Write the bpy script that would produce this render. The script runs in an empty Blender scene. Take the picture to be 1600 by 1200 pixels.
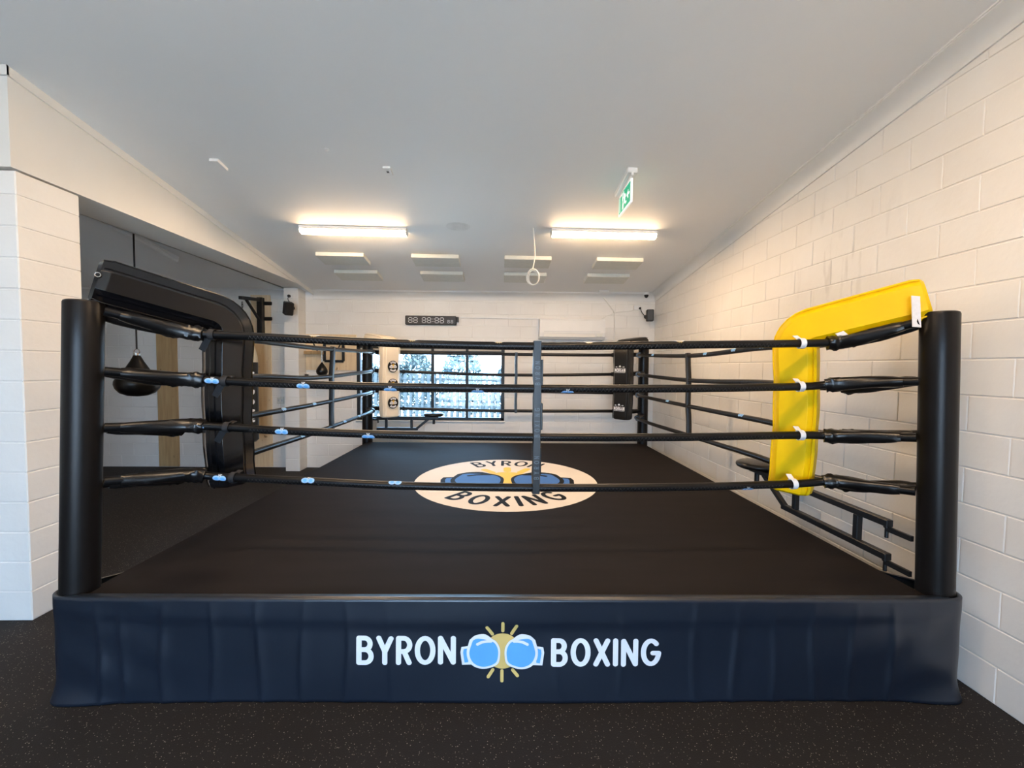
import bpy, math, random
from mathutils import Vector, Matrix
random.seed(7)
S = bpy.context.scene
COL = S.collection
PI = math.pi

# ------------------------------------------------------------------ camera
F_PX = 641.82
YAW, PITCH, ROLL = 0.0251074, -0.0421489, 0.010831
CAM = Vector((0, 0, 1.7317))
_fw = Vector((math.sin(YAW)*math.cos(PITCH), math.cos(YAW)*math.cos(PITCH), math.sin(PITCH)))
_rt = Vector((math.cos(YAW), -math.sin(YAW), 0))
_up = _rt.cross(_fw)
RT = math.cos(ROLL)*_rt + math.sin(ROLL)*_up
UP = -math.sin(ROLL)*_rt + math.cos(ROLL)*_up
FW = _fw
cd = bpy.data.cameras.new('camera')
cam = bpy.data.objects.new('camera', cd)
COL.objects.link(cam)
cd.sensor_width = 36.0
cd.lens = F_PX/1600*36
cd.clip_start = 0.05
cd.clip_end = 300
cam.matrix_world = Matrix(((RT.x, UP.x, -FW.x, CAM.x), (RT.y, UP.y, -FW.y, CAM.y), (RT.z, UP.z, -FW.z, CAM.z), (0, 0, 0, 1)))
S.camera = cam

# ------------------------------------------------------------------ world, exposure
S.view_settings.view_transform = 'Standard'
S.view_settings.look = 'None'
S.view_settings.exposure = 0.82
S.view_settings.gamma = 1.0
S.view_settings.use_curve_mapping = False
W = bpy.data.worlds.new('sky')
S.world = W
W.use_nodes = True
wn = W.node_tree.nodes
wn['Background'].inputs['Color'].default_value = (0.42, 0.67, 1.0, 1)
wn['Background'].inputs['Strength'].default_value = 9.5
LAMP_STRENGTH = 90.0
LAMP_COLOR = (1.0, 0.69, 0.41, 1)

sun = bpy.data.lights.new('sun', 'SUN'); sun.energy = 21.0; sun.angle = 0.01; sun.color = (1.0, 0.95, 0.87)
so = bpy.data.objects.new('sun', sun); COL.objects.link(so); so.rotation_euler = (math.radians(4), math.radians(38), 0)
# daylight enters through the open shopfront behind the camera and the back window (portals only guide sampling)
def portal(name, loc, rot, sx, sy):
    l = bpy.data.lights.new(name, 'AREA')
    l.shape = 'RECTANGLE'; l.size = sx; l.size_y = sy
    l.cycles.is_portal = True
    o = bpy.data.objects.new(name, l); COL.objects.link(o)
    o.location = loc; o.rotation_euler = rot
portal('daylight_portal_shopfront', (-1.0, -4.02, 1.3), (-PI/2, 0, PI), 3.4, 2.6)
portal('daylight_portal_window', (-1.19, 7.12, 1.44), (-PI/2, 0, 0), 2.46, 1.26)

# ------------------------------------------------------------------ pixel helpers (1600x1200)
def ray(x, y):
    return FW + RT*((x-800)/F_PX) - UP*((y-600)/F_PX)
def onY(x, y, Y):
    d = ray(x, y); return CAM + d*(Y/d.y)
def onX(x, y, X):
    d = ray(x, y); return CAM + d*(X/d.x)
def onZ(x, y, Z):
    d = ray(x, y); return CAM + d*((Z-CAM.z)/d.z)

# ------------------------------------------------------------------ materials
MATS = {}
def _new(name):
    m = bpy.data.materials.new(name); m.use_nodes = True
    MATS[name] = m
    return m, m.node_tree.nodes, m.node_tree.links, m.node_tree.nodes['Principled BSDF']
def _noise(n, l, scale, detail=3, coord='Object', vscale=None, rough=0.5):
    t = n.new('ShaderNodeTexCoord'); tx = n.new('ShaderNodeTexNoise')
    tx.inputs['Scale'].default_value = scale; tx.inputs['Detail'].default_value = detail; tx.inputs['Roughness'].default_value = rough
    src = t.outputs[coord]
    if vscale:
        mp = n.new('ShaderNodeMapping'); mp.inputs['Scale'].default_value = vscale
        l.new(src, mp.inputs['Vector']); src = mp.outputs['Vector']
    l.new(src, tx.inputs['Vector'])
    return tx
def _ramp(n, l, fac, stops):
    r = n.new('ShaderNodeValToRGB')
    el = r.color_ramp.elements
    while len(el) < len(stops): el.new(0.5)
    for e, (p, c) in zip(el, stops):
        e.position = p; e.color = (*c, 1)
    l.new(fac, r.inputs['Fac'])
    return r
def mat(name, col, rough=0.5, metal=0.0, var=0.08, nscale=6.0, bump=0.0, bscale=40.0, spec=0.5, vscale=None, coat=0.0):
    m, n, l, b = _new(name)
    tx = _noise(n, l, nscale, vscale=vscale)
    a = tuple(max(0, c*(1-var)) for c in col); c2 = tuple(min(1, c*(1+var)) for c in col)
    r = _ramp(n, l, tx.outputs['Fac'], [(0.3, a), (0.7, c2)])
    l.new(r.outputs['Color'], b.inputs['Base Color'])
    b.inputs['Roughness'].default_value = rough
    b.inputs['Metallic'].default_value = metal
    b.inputs['Specular IOR Level'].default_value = spec
    b.inputs['Coat Weight'].default_value = coat
    if bump > 0:
        t2 = _noise(n, l, bscale, 4, vscale=vscale)
        bp = n.new('ShaderNodeBump'); bp.inputs['Strength'].default_value = bump; bp.inputs['Distance'].default_value = 0.01
        l.new(t2.outputs['Fac'], bp.inputs['Height']); l.new(bp.outputs['Normal'], b.inputs['Normal'])
    return m
def emis(name, col, strength, base=(0.8, 0.8, 0.8)):
    m, n, l, b = _new(name)
    b.inputs['Base Color'].default_value = (*base, 1)
    tx = _noise(n, l, 3.0)
    r = _ramp(n, l, tx.outputs['Fac'], [(0.3, tuple(c*0.97 for c in col[:3])), (0.7, col[:3])])
    l.new(r.outputs['Color'], b.inputs['Emission Color'])
    b.inputs['Emission Strength'].default_value = strength
    return m

# painted blockwork, with a scuffed patch on the right wall
def mat_wall():
    m, n, l, b = _new('painted_block')
    geo = n.new('ShaderNodeNewGeometry')
    tx = n.new('ShaderNodeTexNoise'); tx.inputs['Scale'].default_value = 2.2; tx.inputs['Detail'].default_value = 4
    l.new(geo.outputs['Position'], tx.inputs['Vector'])
    r = _ramp(n, l, tx.outputs['Fac'], [(0.3, (0.79, 0.765, 0.72)), (0.7, (0.84, 0.82, 0.78))])
    # scuffs: patch around a point on the right wall
    vm = n.new('ShaderNodeVectorMath'); vm.operation = 'DISTANCE'; vm.inputs[1].default_value = (2.58, 3.15, 2.62)
    l.new(geo.outputs['Position'], vm.inputs[0])
    mr = n.new('ShaderNodeMapRange'); mr.inputs['From Min'].default_value = 0.62; mr.inputs['From Max'].default_value = 0.15
    l.new(vm.outputs['Value'], mr.inputs['Value'])
    mp = n.new('ShaderNodeMapping'); mp.inputs['Scale'].default_value = (1, 9, 1.6)
    l.new(geo.outputs['Position'], mp.inputs['Vector'])
    t3 = n.new('ShaderNodeTexNoise'); t3.inputs['Scale'].default_value = 1.6; t3.inputs['Detail'].default_value = 5
    l.new(mp.outputs['Vector'], t3.inputs['Vector'])
    r3 = _ramp(n, l, t3.outputs['Fac'], [(0.54, (0, 0, 0)), (0.66, (1, 1, 1))])
    mu = n.new('ShaderNodeMath'); mu.operation = 'MULTIPLY'
    l.new(mr.outputs['Result'], mu.inputs[0]); l.new(r3.outputs['Color'], mu.inputs[1])
    mu2 = n.new('ShaderNodeMath'); mu2.operation = 'MULTIPLY'; mu2.inputs[1].default_value = 0.28
    l.new(mu.outputs['Value'], mu2.inputs[0])
    mx = n.new('ShaderNodeMix'); mx.data_type = 'RGBA'
    l.new(mu2.outputs['Value'], mx.inputs['Factor']); l.new(r.outputs['Color'], mx.inputs['A'])
    mx.inputs['B'].default_value = (0.38, 0.35, 0.31, 1)
    l.new(mx.outputs['Result'], b.inputs['Base Color'])
    b.inputs['Roughness'].default_value = 0.55
    t2 = n.new('ShaderNodeTexNoise'); t2.inputs['Scale'].default_value = 26; t2.inputs['Detail'].default_value = 5
    l.new(geo.outputs['Position'], t2.inputs['Vector'])
    bp = n.new('ShaderNodeBump'); bp.inputs['Strength'].default_value = 0.12; bp.inputs['Distance'].default_value = 0.01
    l.new(t2.outputs['Fac'], bp.inputs['Height']); l.new(bp.outputs['Normal'], b.inputs['Normal'])
mat_wall()
def mat_floor():
    m, n, l, b = _new('rubber_floor')
    geo = n.new('ShaderNodeNewGeometry')
    v = n.new('ShaderNodeTexVoronoi'); v.inputs['Scale'].default_value = 125; v.inputs['Randomness'].default_value = 1
    l.new(geo.outputs['Position'], v.inputs['Vector'])
    # a fleck only in some cells and only near the cell centre
    sep = n.new('ShaderNodeSeparateColor'); l.new(v.outputs['Color'], sep.inputs['Color'])
    g = n.new('ShaderNodeMath'); g.operation = 'GREATER_THAN'; g.inputs[1].default_value = 0.76
    l.new(sep.outputs['Red'], g.inputs[0])
    d = n.new('ShaderNodeMath'); d.operation = 'LESS_THAN'; d.inputs[1].default_value = 0.26
    l.new(v.outputs['Distance'], d.inputs[0])
    mu = n.new('ShaderNodeMath'); mu.operation = 'MULTIPLY'
    l.new(g.outputs[0], mu.inputs[0]); l.new(d.outputs[0], mu.inputs[1])
    fl = _ramp(n, l, sep.outputs['Green'], [(0.0, (0.05, 0.045, 0.04)), (1.0, (0.34, 0.30, 0.25))])
    mx = n.new('ShaderNodeMix'); mx.data_type = 'RGBA'
    l.new(mu.outputs[0], mx.inputs['Factor'])
    mx.inputs['A'].default_value = (0.0095, 0.0075, 0.0072, 1)
    l.new(fl.outputs['Color'], mx.inputs['B'])
    l.new(mx.outputs['Result'], b.inputs['Base Color'])
    b.inputs['Roughness'].default_value = 0.75
    b.inputs['Specular IOR Level'].default_value = 0.42
    t2 = n.new('ShaderNodeTexNoise'); t2.inputs['Scale'].default_value = 180; t2.inputs['Detail'].default_value = 3
    l.new(geo.outputs['Position'], t2.inputs['Vector'])
    bp = n.new('ShaderNodeBump'); bp.inputs['Strength'].default_value = 0.35; bp.inputs['Distance'].default_value = 0.004
    l.new(t2.outputs['Fac'], bp.inputs['Height']); l.new(bp.outputs['Normal'], b.inputs['Normal'])
mat_floor()
def mat_ply(name, a, c):
    m, n, l, b = _new(name)
    t = _noise(n, l, 3.0, 6, vscale=(9, 9, 0.8))
    r = _ramp(n, l, t.outputs['Fac'], [(0.3, a), (0.7, c)])
    k = _noise(n, l, 7.0, 2, vscale=(1.6, 1.6, 1.0))
    kr = _ramp(n, l, k.outputs['Fac'], [(0.70, (0, 0, 0)), (0.76, (1, 1, 1))])
    mx = n.new('ShaderNodeMix'); mx.data_type = 'RGBA'
    l.new(kr.outputs['Color'], mx.inputs['Factor']); l.new(r.outputs['Color'], mx.inputs['A'])
    mx.inputs['B'].default_value = (a[0]*0.45, a[1]*0.40, a[2]*0.35, 1)
    l.new(mx.outputs['Result'], b.inputs['Base Color'])
    b.inputs['Roughness'].default_value = 0.6
mat_ply('plywood', (0.72, 0.54, 0.33), (0.84, 0.68, 0.46))
mat_ply('timber', (0.42, 0.27, 0.12), (0.56, 0.38, 0.19))
def mat_glass():
    m, n, l, b = _new('window_glass')
    n.remove(b)
    out = [x for x in n if x.type == 'OUTPUT_MATERIAL'][0]
    tr = n.new('ShaderNodeBsdfTransparent'); tr.inputs['Color'].default_value = (0.90, 0.97, 0.98, 1)
    gl = n.new('ShaderNodeBsdfGlossy'); gl.inputs['Roughness'].default_value = 0.02
    fr = n.new('ShaderNodeFresnel'); fr.inputs['IOR'].default_value = 1.45
    mx = n.new('ShaderNodeMixShader')
    l.new(fr.outputs[0], mx.inputs[0]); l.new(tr.outputs[0], mx.inputs[1]); l.new(gl.outputs[0], mx.inputs[2])
    l.new(mx.outputs[0], out.inputs['Surface'])
mat_glass()
mat('ceiling_paint', (0.82, 0.82, 0.805), 0.6, var=0.02, nscale=0.8, bump=0.04, bscale=30)
mat('trim_paint', (0.76, 0.74, 0.69), 0.45, var=0.02, nscale=2)
mat('cornice_paint', (0.77, 0.765, 0.74), 0.5, var=0.02, nscale=2)
mat('canvas_black', (0.0125, 0.0102, 0.0100), 0.75, var=0.12, nscale=3, bump=0.08, bscale=1.3, vscale=(0.6, 3.5, 1), spec=0.10)
mat('skirt_vinyl', (0.0062, 0.0115, 0.022), 0.34, var=0.08, nscale=3, bump=0.06, bscale=9, spec=0.8)
mat('post_foam', (0.007, 0.006, 0.0058), 0.36, var=0.06, nscale=10, bump=0.03, bscale=120, spec=0.3)
mat('black_vinyl', (0.004, 0.004, 0.005), 0.15, var=0.08, nscale=4, bump=0.10, bscale=7, spec=0.7)
mat('sleeve_vinyl', (0.005, 0.0045, 0.0045), 0.30, var=0.1, nscale=8, bump=0.12, bscale=22)
mat('matte_vinyl', (0.008, 0.0085, 0.009), 0.36, var=0.08, nscale=5, bump=0.05, bscale=14)
mat('rope_cover', (0.0035, 0.0035, 0.004), 0.34, var=0.1, nscale=20, bump=0.06, bscale=60, spec=0.3)
mat('lace_cord', (0.035, 0.032, 0.03), 0.35, var=0.3, nscale=40)
mat('yellow_vinyl', (0.92, 0.58, 0.0), 0.42, spec=0.25, var=0.03, nscale=5, bump=0.08, bscale=9)
mat('cream_vinyl', (0.80, 0.71, 0.57), 0.38, var=0.03, nscale=5, bump=0.05, bscale=9)
mat('white_webbing', (0.78, 0.78, 0.80), 0.7, var=0.05, nscale=60)
mat('black_webbing', (0.012, 0.012, 0.014), 0.7, var=0.1, nscale=60)
mat('black_steel', (0.006, 0.006, 0.0065), 0.40, var=0.1, nscale=20)
mat('black_plastic', (0.007, 0.007, 0.008), 0.45, var=0.1, nscale=20)
mat('chrome', (0.7, 0.7, 0.7), 0.22, metal=1.0, var=0.05)
mat('white_plastic', (0.80, 0.80, 0.78), 0.4, var=0.02)
mat('cable_white', (0.78, 0.74, 0.66), 0.5, var=0.03)
mat('print_white', (0.80, 0.82, 0.86), 0.5, var=0.02)
mat('print_cream', (0.66, 0.60, 0.53), 0.7, var=0.03, nscale=3, spec=0.15)
mat('print_blue', (0.11, 0.40, 0.80), 0.5, var=0.05)
mat('print_deep_blue', (0.055, 0.15, 0.40), 0.7, var=0.05, spec=0.15)
mat('print_sun', (0.70, 0.50, 0.16), 0.5, var=0.05)
mat('print_gold', (0.78, 0.50, 0.09), 0.7, var=0.05, spec=0.15)
mat('print_black', (0.010, 0.010, 0.010), 0.75, var=0.05, spec=0.1)
mat('print_grey', (0.07, 0.085, 0.10), 0.35, var=0.1)
mat('rope_print', (0.30, 0.52, 0.84), 0.5, var=0.04)
mat('sign_green', (0.0, 0.36, 0.18), 0.4, var=0.03)
mat('digit_grey', (0.55, 0.56, 0.58), 0.4, var=0.03)
mat('panel_white', (0.70, 0.70, 0.64), 0.7, var=0.03, nscale=20, bump=0.05, bscale=90)
mat('blind_fabric', (0.55, 0.52, 0.46), 0.7, var=0.04)
mat('dark_frame', (0.010, 0.012, 0.013), 0.45, var=0.1)
mat('patch_plaster', (0.76, 0.76, 0.745), 0.7, var=0.06, nscale=12)
mat('leather_black', (0.006, 0.006, 0.006), 0.28, var=0.1, nscale=12, bump=0.05, bscale=30)
mat('bag_canvas', (0.62, 0.57, 0.45), 0.7, var=0.05)
mat('outside_ground', (0.52, 0.52, 0.50), 0.9, var=0.15, nscale=1.5)
mat('outside_leaf', (0.022, 0.040, 0.046), 0.8, var=0.5, nscale=3)
mat('outside_fence', (0.045, 0.052, 0.056), 0.8, var=0.1, nscale=5)
emis('lamp_diffuser', LAMP_COLOR, LAMP_STRENGTH)
emis('lamp_side', LAMP_COLOR, LAMP_STRENGTH*0.33)
emis('sign_white', (0.95, 1.0, 0.97, 1), 0.35)
emis('sign_glow_green', (0.0, 0.42, 0.22, 1), 0.35, (0.0, 0.36, 0.18))

# ------------------------------------------------------------------ mesh builder
def tag(o, label=None, cat=None, group=None, kind=None):
    if label: o['label'] = label
    if cat: o['category'] = cat
    if group: o['group'] = group
    if kind: o['kind'] = kind
    return o
def root_of(o):
    while o.parent: o = o.parent
    return o
class MB:
    def __init__(s): s.v = []; s.f = []
    def add(s, vs, fs):
        k = len(s.v)
        s.v += [Vector(p) for p in vs]
        s.f += [tuple(i+k for i in f) for f in fs]
        return s
    def box(s, x0, x1, y0, y1, z0, z1, ch=0.0):
        c = Vector(((x0+x1)/2, (y0+y1)/2, (z0+z1)/2))
        return s.obox(c, Vector((1, 0, 0)), Vector((0, 1, 0)), Vector((0, 0, 1)), abs(x1-x0)/2, abs(y1-y0)/2, abs(z1-z0)/2, ch)
    def obox(s, c, a, b, d, ha, hb, hd, ch=0.0):
        c = Vector(c); a = Vector(a); b = Vector(b); d = Vector(d)
        if ch <= 0:
            vs = [c+a*(ha*i)+b*(hb*j)+d*(hd*k) for i in (-1, 1) for j in (-1, 1) for k in (-1, 1)]
            return s.add(vs, [(0, 1, 3, 2), (4, 6, 7, 5), (0, 4, 5, 1), (2, 3, 7, 6), (0, 2, 6, 4), (1, 5, 7, 3)])
        # chamfered box: three vertices per corner
        vs = []; idx = {}
        for i in (-1, 1):
            for j in (-1, 1):
                for k in (-1, 1):
                    for ax in range(3):
                        h = [ha-ch, hb-ch, hd-ch]; h[ax] += ch
                        idx[(i, j, k, ax)] = len(vs)
                        vs.append(c+a*(h[0]*i)+b*(h[1]*j)+d*(h[2]*k))
        fs = []
        def q(keys): fs.append(tuple(idx[k] for k in keys))
        for i in (-1, 1):
            o = [(-1, -1), (1, -1), (1, 1), (-1, 1)]
            if i < 0: o = o[::-1]
            q([(i, j, k, 0) for j, k in o]); q([(k, i, j, 1) for j, k in o]); q([(j, k, i, 2) for j, k in o])
        for i in (-1, 1):
            for j in (-1, 1):
                e = [(i, j, -1, 0), (i, j, -1, 1), (i, j, 1, 1), (i, j, 1, 0)]
                q(e if i*j > 0 else e[::-1])
                e = [(-1, i, j, 1), (-1, i, j, 2), (1, i, j, 2), (1, i, j, 1)]
                q(e if i*j > 0 else e[::-1])
                e = [(j, -1, i, 2), (j, -1, i, 0), (j, 1, i, 0), (j, 1, i, 2)]
                q(e if i*j > 0 else e[::-1])
        for i in (-1, 1):
            for j in (-1, 1):
                for k in (-1, 1):
                    e = [(i, j, k, 0), (i, j, k, 1), (i, j, k, 2)]
                    q(e if i*j*k > 0 else e[::-1])
        return s.add(vs, fs)
    def sweep(s, pts, sec, side=None, caps=True, scales=None):
        """sec(i,t) -> list of (a,b) offsets; side: fixed reference direction for offset a"""
        pts = [Vector(p) for p in pts]; n = len(pts); rings = []
        prev = None
        for i, p in enumerate(pts):
            t = (pts[min(i+1, n-1)]-pts[max(i-1, 0)]).normalized()
            if side is not None:
                a = Vector(side); a = (a-t*a.dot(t)).normalized()
            elif prev is None:
                a = Vector((0, 0, 1)) if abs(t.z) < 0.9 else Vector((1, 0, 0))
                a = (a-t*a.dot(t)).normalized()
            else:
                a = (prev-t*prev.dot(t)).normalized()
            prev = a
            b = t.cross(a)
            so = sec(i, i/(n-1))
            rings.append([p+a*x+b*y for x, y in so])
        m = len(rings[0]); vs = [v for r in rings for v in r]; fs = []
        for i in range(n-1):
            for j in range(m):
                j2 = (j+1) % m
                fs.append((i*m+j, i*m+j2, (i+1)*m+j2, (i+1)*m+j))
        if caps:
            fs.append(tuple(range(m))[::-1]); fs.append(tuple((n-1)*m+j for j in range(m)))
        return s.add(vs, fs)
    def tube(s, pts, r, n=10, caps=True):
        rr = r if callable(r) else (lambda i, t: r)
        return s.sweep(pts, lambda i, t: [(rr(i, t)*math.cos(2*PI*k/n), rr(i, t)*math.sin(2*PI*k/n)) for k in range(n)], caps=caps)
    def bar(s, a, b, w, h=None, side=None, ch=0.0):
        h = h or w
        a = Vector(a); b = Vector(b); t = (b-a).normalized()
        sd = Vector(side) if side else (Vector((0, 0, 1)) if abs(t.z) < 0.9 else Vector((1, 0, 0)))
        u = (sd-t*sd.dot(t)).normalized(); v = t.cross(u)
        return s.obox((a+b)/2, t, u, v, (b-a).length/2, h/2, w/2, ch)
    def lathe(s, prof, c=(0, 0, 0), axis=(0, 0, 1), n=24, scale=(1, 1)):
        ax = Vector(axis).normalized()
        u = Vector((1, 0, 0)) if abs(ax.x) < 0.9 else Vector((0, 1, 0))
        u = (u-ax*u.dot(ax)).normalized(); v = ax.cross(u); c = Vector(c)
        vs = []; fs = []
        for r, h in prof:
            for k in range(n):
                a = 2*PI*k/n
                vs.append(c+ax*h+u*(r*scale[0]*math.cos(a))+v*(r*scale[1]*math.sin(a)))
        for i in range(len(prof)-1):
            for k in range(n):
                k2 = (k+1) % n
                fs.append((i*n+k, i*n+k2, (i+1)*n+k2, (i+1)*n+k))
        fs.append(tuple(range(n))[::-1]); fs.append(tuple((len(prof)-1)*n+k for k in range(n)))
        return s.add(vs, fs)
    def build(s, name, m, parent=None, smooth=False, angle=35, kind=None, label=None):
        off = Vector((0, 0, 0))
        if parent is not None: off = root_of(parent).location.copy()
        me = bpy.data.meshes.new(name)
        me.from_pydata([tuple(p-off) for p in s.v], [], s.f)
        me.validate(); me.update()
        me.materials.append(MATS[m] if isinstance(m, str) else m)
        o = bpy.data.objects.new(name, me); COL.objects.link(o)
        if parent is not None: o.parent = parent
        if smooth:
            for p in me.polygons: p.use_smooth = True
            if angle < 180: me.set_sharp_from_angle(angle=math.radians(angle))
        if kind: o['kind'] = kind
        if label: o['label'] = label
        return o
def thing(name, loc, label, cat, group=None):
    o = bpy.data.objects.new(name, None); COL.objects.link(o)
    o.empty_display_size = 0.1
    o.location = Vector(loc)
    return tag(o, label, cat, group)
def spline(pts, n):
    """Catmull-Rom through pts, n samples"""
    P = [Vector(p) for p in pts]
    P = [P[0]*2-P[1]]+P+[P[-1]*2-P[-2]]
    L = [0]
    for i in range(1, len(P)-2): L.append(L[-1]+(P[i+1]-P[i]).length)
    out = []
    for k in range(n):
        d = L[-1]*k/(n-1); i = 1
        while i < len(L)-1 and L[i] < d: i += 1
        t = (d-L[i-1])/(L[i]-L[i-1]); p0, p1, p2, p3 = P[i-1], P[i], P[i+1], P[i+2]
        out.append(0.5*((2*p1)+(p2-p0)*t+(2*p0-5*p1+4*p2-p3)*t*t+(3*p1-p0-3*p2+p3)*t**3))
    return out

# ------------------------------------------------------------------ room shell
XR, YB, XL, YF = 2.58, 6.93, -7.6, -4.0
XBEAM = -3.122
def ceil_z(X, Y):
    t = (X+3.12)/5.70
    t = max(-0.8, min(1.1, t))
    zl = 3.385-0.155*(Y-4); zr = 3.34-0.127*(Y-4)
    return zl+(zr-zl)*t
m = MB().box(XL, XR+0.2, YF, YB+0.2, -0.2, 0.0)
tag(m.build('floor', 'rubber_floor'), kind='structure')
m = MB(); NCX, NCY = 40, 48
xs = [XL+(XR+0.2-XL)*i/NCX for i in range(NCX+1)]; ys = [YF+(YB+0.2-YF)*i/NCY for i in range(NCY+1)]
vs = [(x, y, ceil_z(x, y)) for y in ys for x in xs]+[(x, y, ceil_z(x, y)+0.15) for y in ys for x in xs]
fs = []; N = (NCX+1)*(NCY+1)
for j in range(NCY):
    for i in range(NCX):
        a = j*(NCX+1)+i; w_ = NCX+1
        fs.append((a, a+w_, a+w_+1, a+1)); fs.append((a+N, a+1+N, a+w_+1+N, a+w_+N))
m.add(vs, fs); tag(m.build('ceiling', 'ceiling_paint', smooth=True), kind='structure')

# one block mesh shared by every block; front face is local -y
def block_mesh():
    L, D, H, c = 0.198, 0.03, 0.0965, 0.0035
    v = [(-L, 0.004, -H), (L, 0.004, -H), (L, 0.004, H), (-L, 0.004, H),
         (-L+c, 0, -H+c), (L-c, 0, -H+c), (L-c, 0, H-c), (-L+c, 0, H-c),
         (-L, D, -H), (L, D, -H), (L, D, H), (-L, D, H)]
    f = [(4, 5, 6, 7), (0, 1, 5, 4), (1, 2, 6, 5), (2, 3, 7, 6), (3, 0, 4, 7), (0, 8, 9, 1), (1, 9, 10, 2), (2, 10, 11, 3), (3, 11, 8, 0)]
    me = bpy.data.meshes.new('block'); me.from_pydata(v, [], f); me.update()
    me.materials.append(MATS['painted_block'])
    return me
BLOCK = block_mesh()
def block(parent, c, rot, length, height=0.2):
    if length < 0.03: return
    o = bpy.data.objects.new('block', BLOCK); COL.objects.link(o)
    o.parent = parent; o.location = c; o.rotation_euler = (0, 0, rot)
    o.scale = (length/0.4, 1, height/0.2)
def course(parent, along, fixed, rot, u0, u1, phase, k, holes=(), top=None):
    """blocks of course k along 'x' or 'y' between u0 and u1, joints at phase + 0.4 n"""
    z0, z1 = 0.2*k, 0.2*k+0.2
    n = math.floor((u0-phase)/0.4); u = phase+0.4*n
    while u < u1-0.005:
        a, b = max(u, u0), min(u+0.4, u1); u += 0.4
        zt = z1
        if top: zt = min(z1, max(top(a), top(b)))
        if zt-z0 < 0.02: continue
        segs = [(a, b, z0, zt)]
        for (h0, h1, hz0, hz1) in holes:
            new = []
            for (p, q, s0, s1) in segs:
                if q <= h0 or p >= h1 or s1 <= hz0+0.001 or s0 >= hz1-0.001: new.append((p, q, s0, s1)); continue
                if p < h0: new.append((p, h0, s0, s1))
                if q > h1: new.append((h1, q, s0, s1))
                p2, q2 = max(p, h0), min(q, h1)
                if s0 < hz0: new.append((p2, q2, s0, hz0))
                if s1 > hz1: new.append((p2, q2, hz1, s1))
            segs = new
        for (p, q, s0, s1) in segs:
            j = random.uniform(-0.0008, 0.0008)
            c = ((p+q)/2, fixed+j, (s0+s1)/2) if along == 'x' else (fixed+j, (p+q)/2, (s0+s1)/2)
            block(parent, c, rot, q-p, s1-s0)
wr = MB().box(XR+0.005, XR+0.2, YF, YB+0.2, 0, 4.4).build('wall_right', 'painted_block')
tag(wr, kind='structure')
for k in range(18):
    course(wr, 'y', XR, -PI/2, 0.4, YB, 3.003 if k % 2 == 1 else 2.803, k, top=lambda y: ceil_z(XR, y))
# back wall with the window opening
WX0, WX1, WZ0, WZ1 = -2.42, 0.045, 0.815, 2.07
m = MB()
m.box(XBEAM-0.5, WX0, YB+0.005, YB+0.2, 0, 3.05); m.box(WX1, XR+0.2, YB+0.005, YB+0.2, 0, 3.05)
m.box(WX0, WX1, YB+0.005, YB+0.2, 0, WZ0); m.box(WX0, WX1, YB+0.005, YB+0.2, WZ1, 3.05)
wb = tag(m.build('wall_back', 'painted_block'), kind='structure')
for k in range(15):
    course(wb, 'x', YB, 0, -3.26, XR, 2.30 if k % 2 else 2.10, k, holes=[(WX0, WX1, WZ0, WZ1)], top=lambda x: ceil_z(x, YB))
wbl = tag(MB().box(XL, XBEAM-0.5, YB+0.005, YB+0.2, 0, 3.05).build('wall_back_left', 'painted_block'), kind='structure')
for k in range(15):
    course(wbl, 'x', YB, 0, XL, -3.49, -3.7 if k % 2 else -3.9, k, top=lambda x: ceil_z(x, YB))
# pilaster at the back wall
pl = tag(MB().box(-3.485, -3.262, 6.685, YB, 0, 2.95).build('wall_pilaster', 'painted_block'), kind='structure')
for k in range(15):
    h = min(0.2, 2.95-0.2*k)
    block(pl, (-3.372, 6.68, 0.2*k+h/2), 0, 0.226, h)
    block(pl, (-3.257, 6.805, 0.2*k+h/2), PI/2, 0.25, h)
# left pier and the beam over the opening
pr = tag(MB().box(-3.52, XBEAM-0.005, 2.761, 3.152, 0, 2.95).build('wall_pier', 'painted_block'), kind='structure')
for k in range(15):
    h = min(0.2, 2.945-0.2*k)
    block(pr, (-3.322, 2.756, 0.2*k+h/2), 0, 0.4, h)
    block(pr, (XBEAM, 2.956, 0.2*k+h/2), PI/2, 0.4, h)
tag(MB().box(XL, -4.7, 2.76, 3.15, 0, 2.95).build('wall_side_room_blocker', 'painted_block'), kind='structure')  # unseen wall added to darken the side room, gap left to admit light
def wedge(x0, x1, y0, y1, z0):
    m = MB()
    P = [(x, y) for x, y in ((x0, y0), (x1, y0), (x1, y1), (x0, y1))]
    vs = [(x, y, z0) for x, y in P]+[(x, y, ceil_z(x, y)+0.02) for x, y in P]
    return m.add(vs, [(0, 3, 2, 1), (4, 5, 6, 7), (0, 1, 5, 4), (1, 2, 6, 5), (2, 3, 7, 6), (3, 0, 4, 7)])
m = wedge(-3.52, XBEAM, 2.735, YB, 2.963); w2 = wedge(XL, -3.52, 2.735, 3.15, 2.963)
m.add(w2.v, w2.f)
tag(m.build('trim_1', 'trim_paint'), kind='structure')
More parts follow.
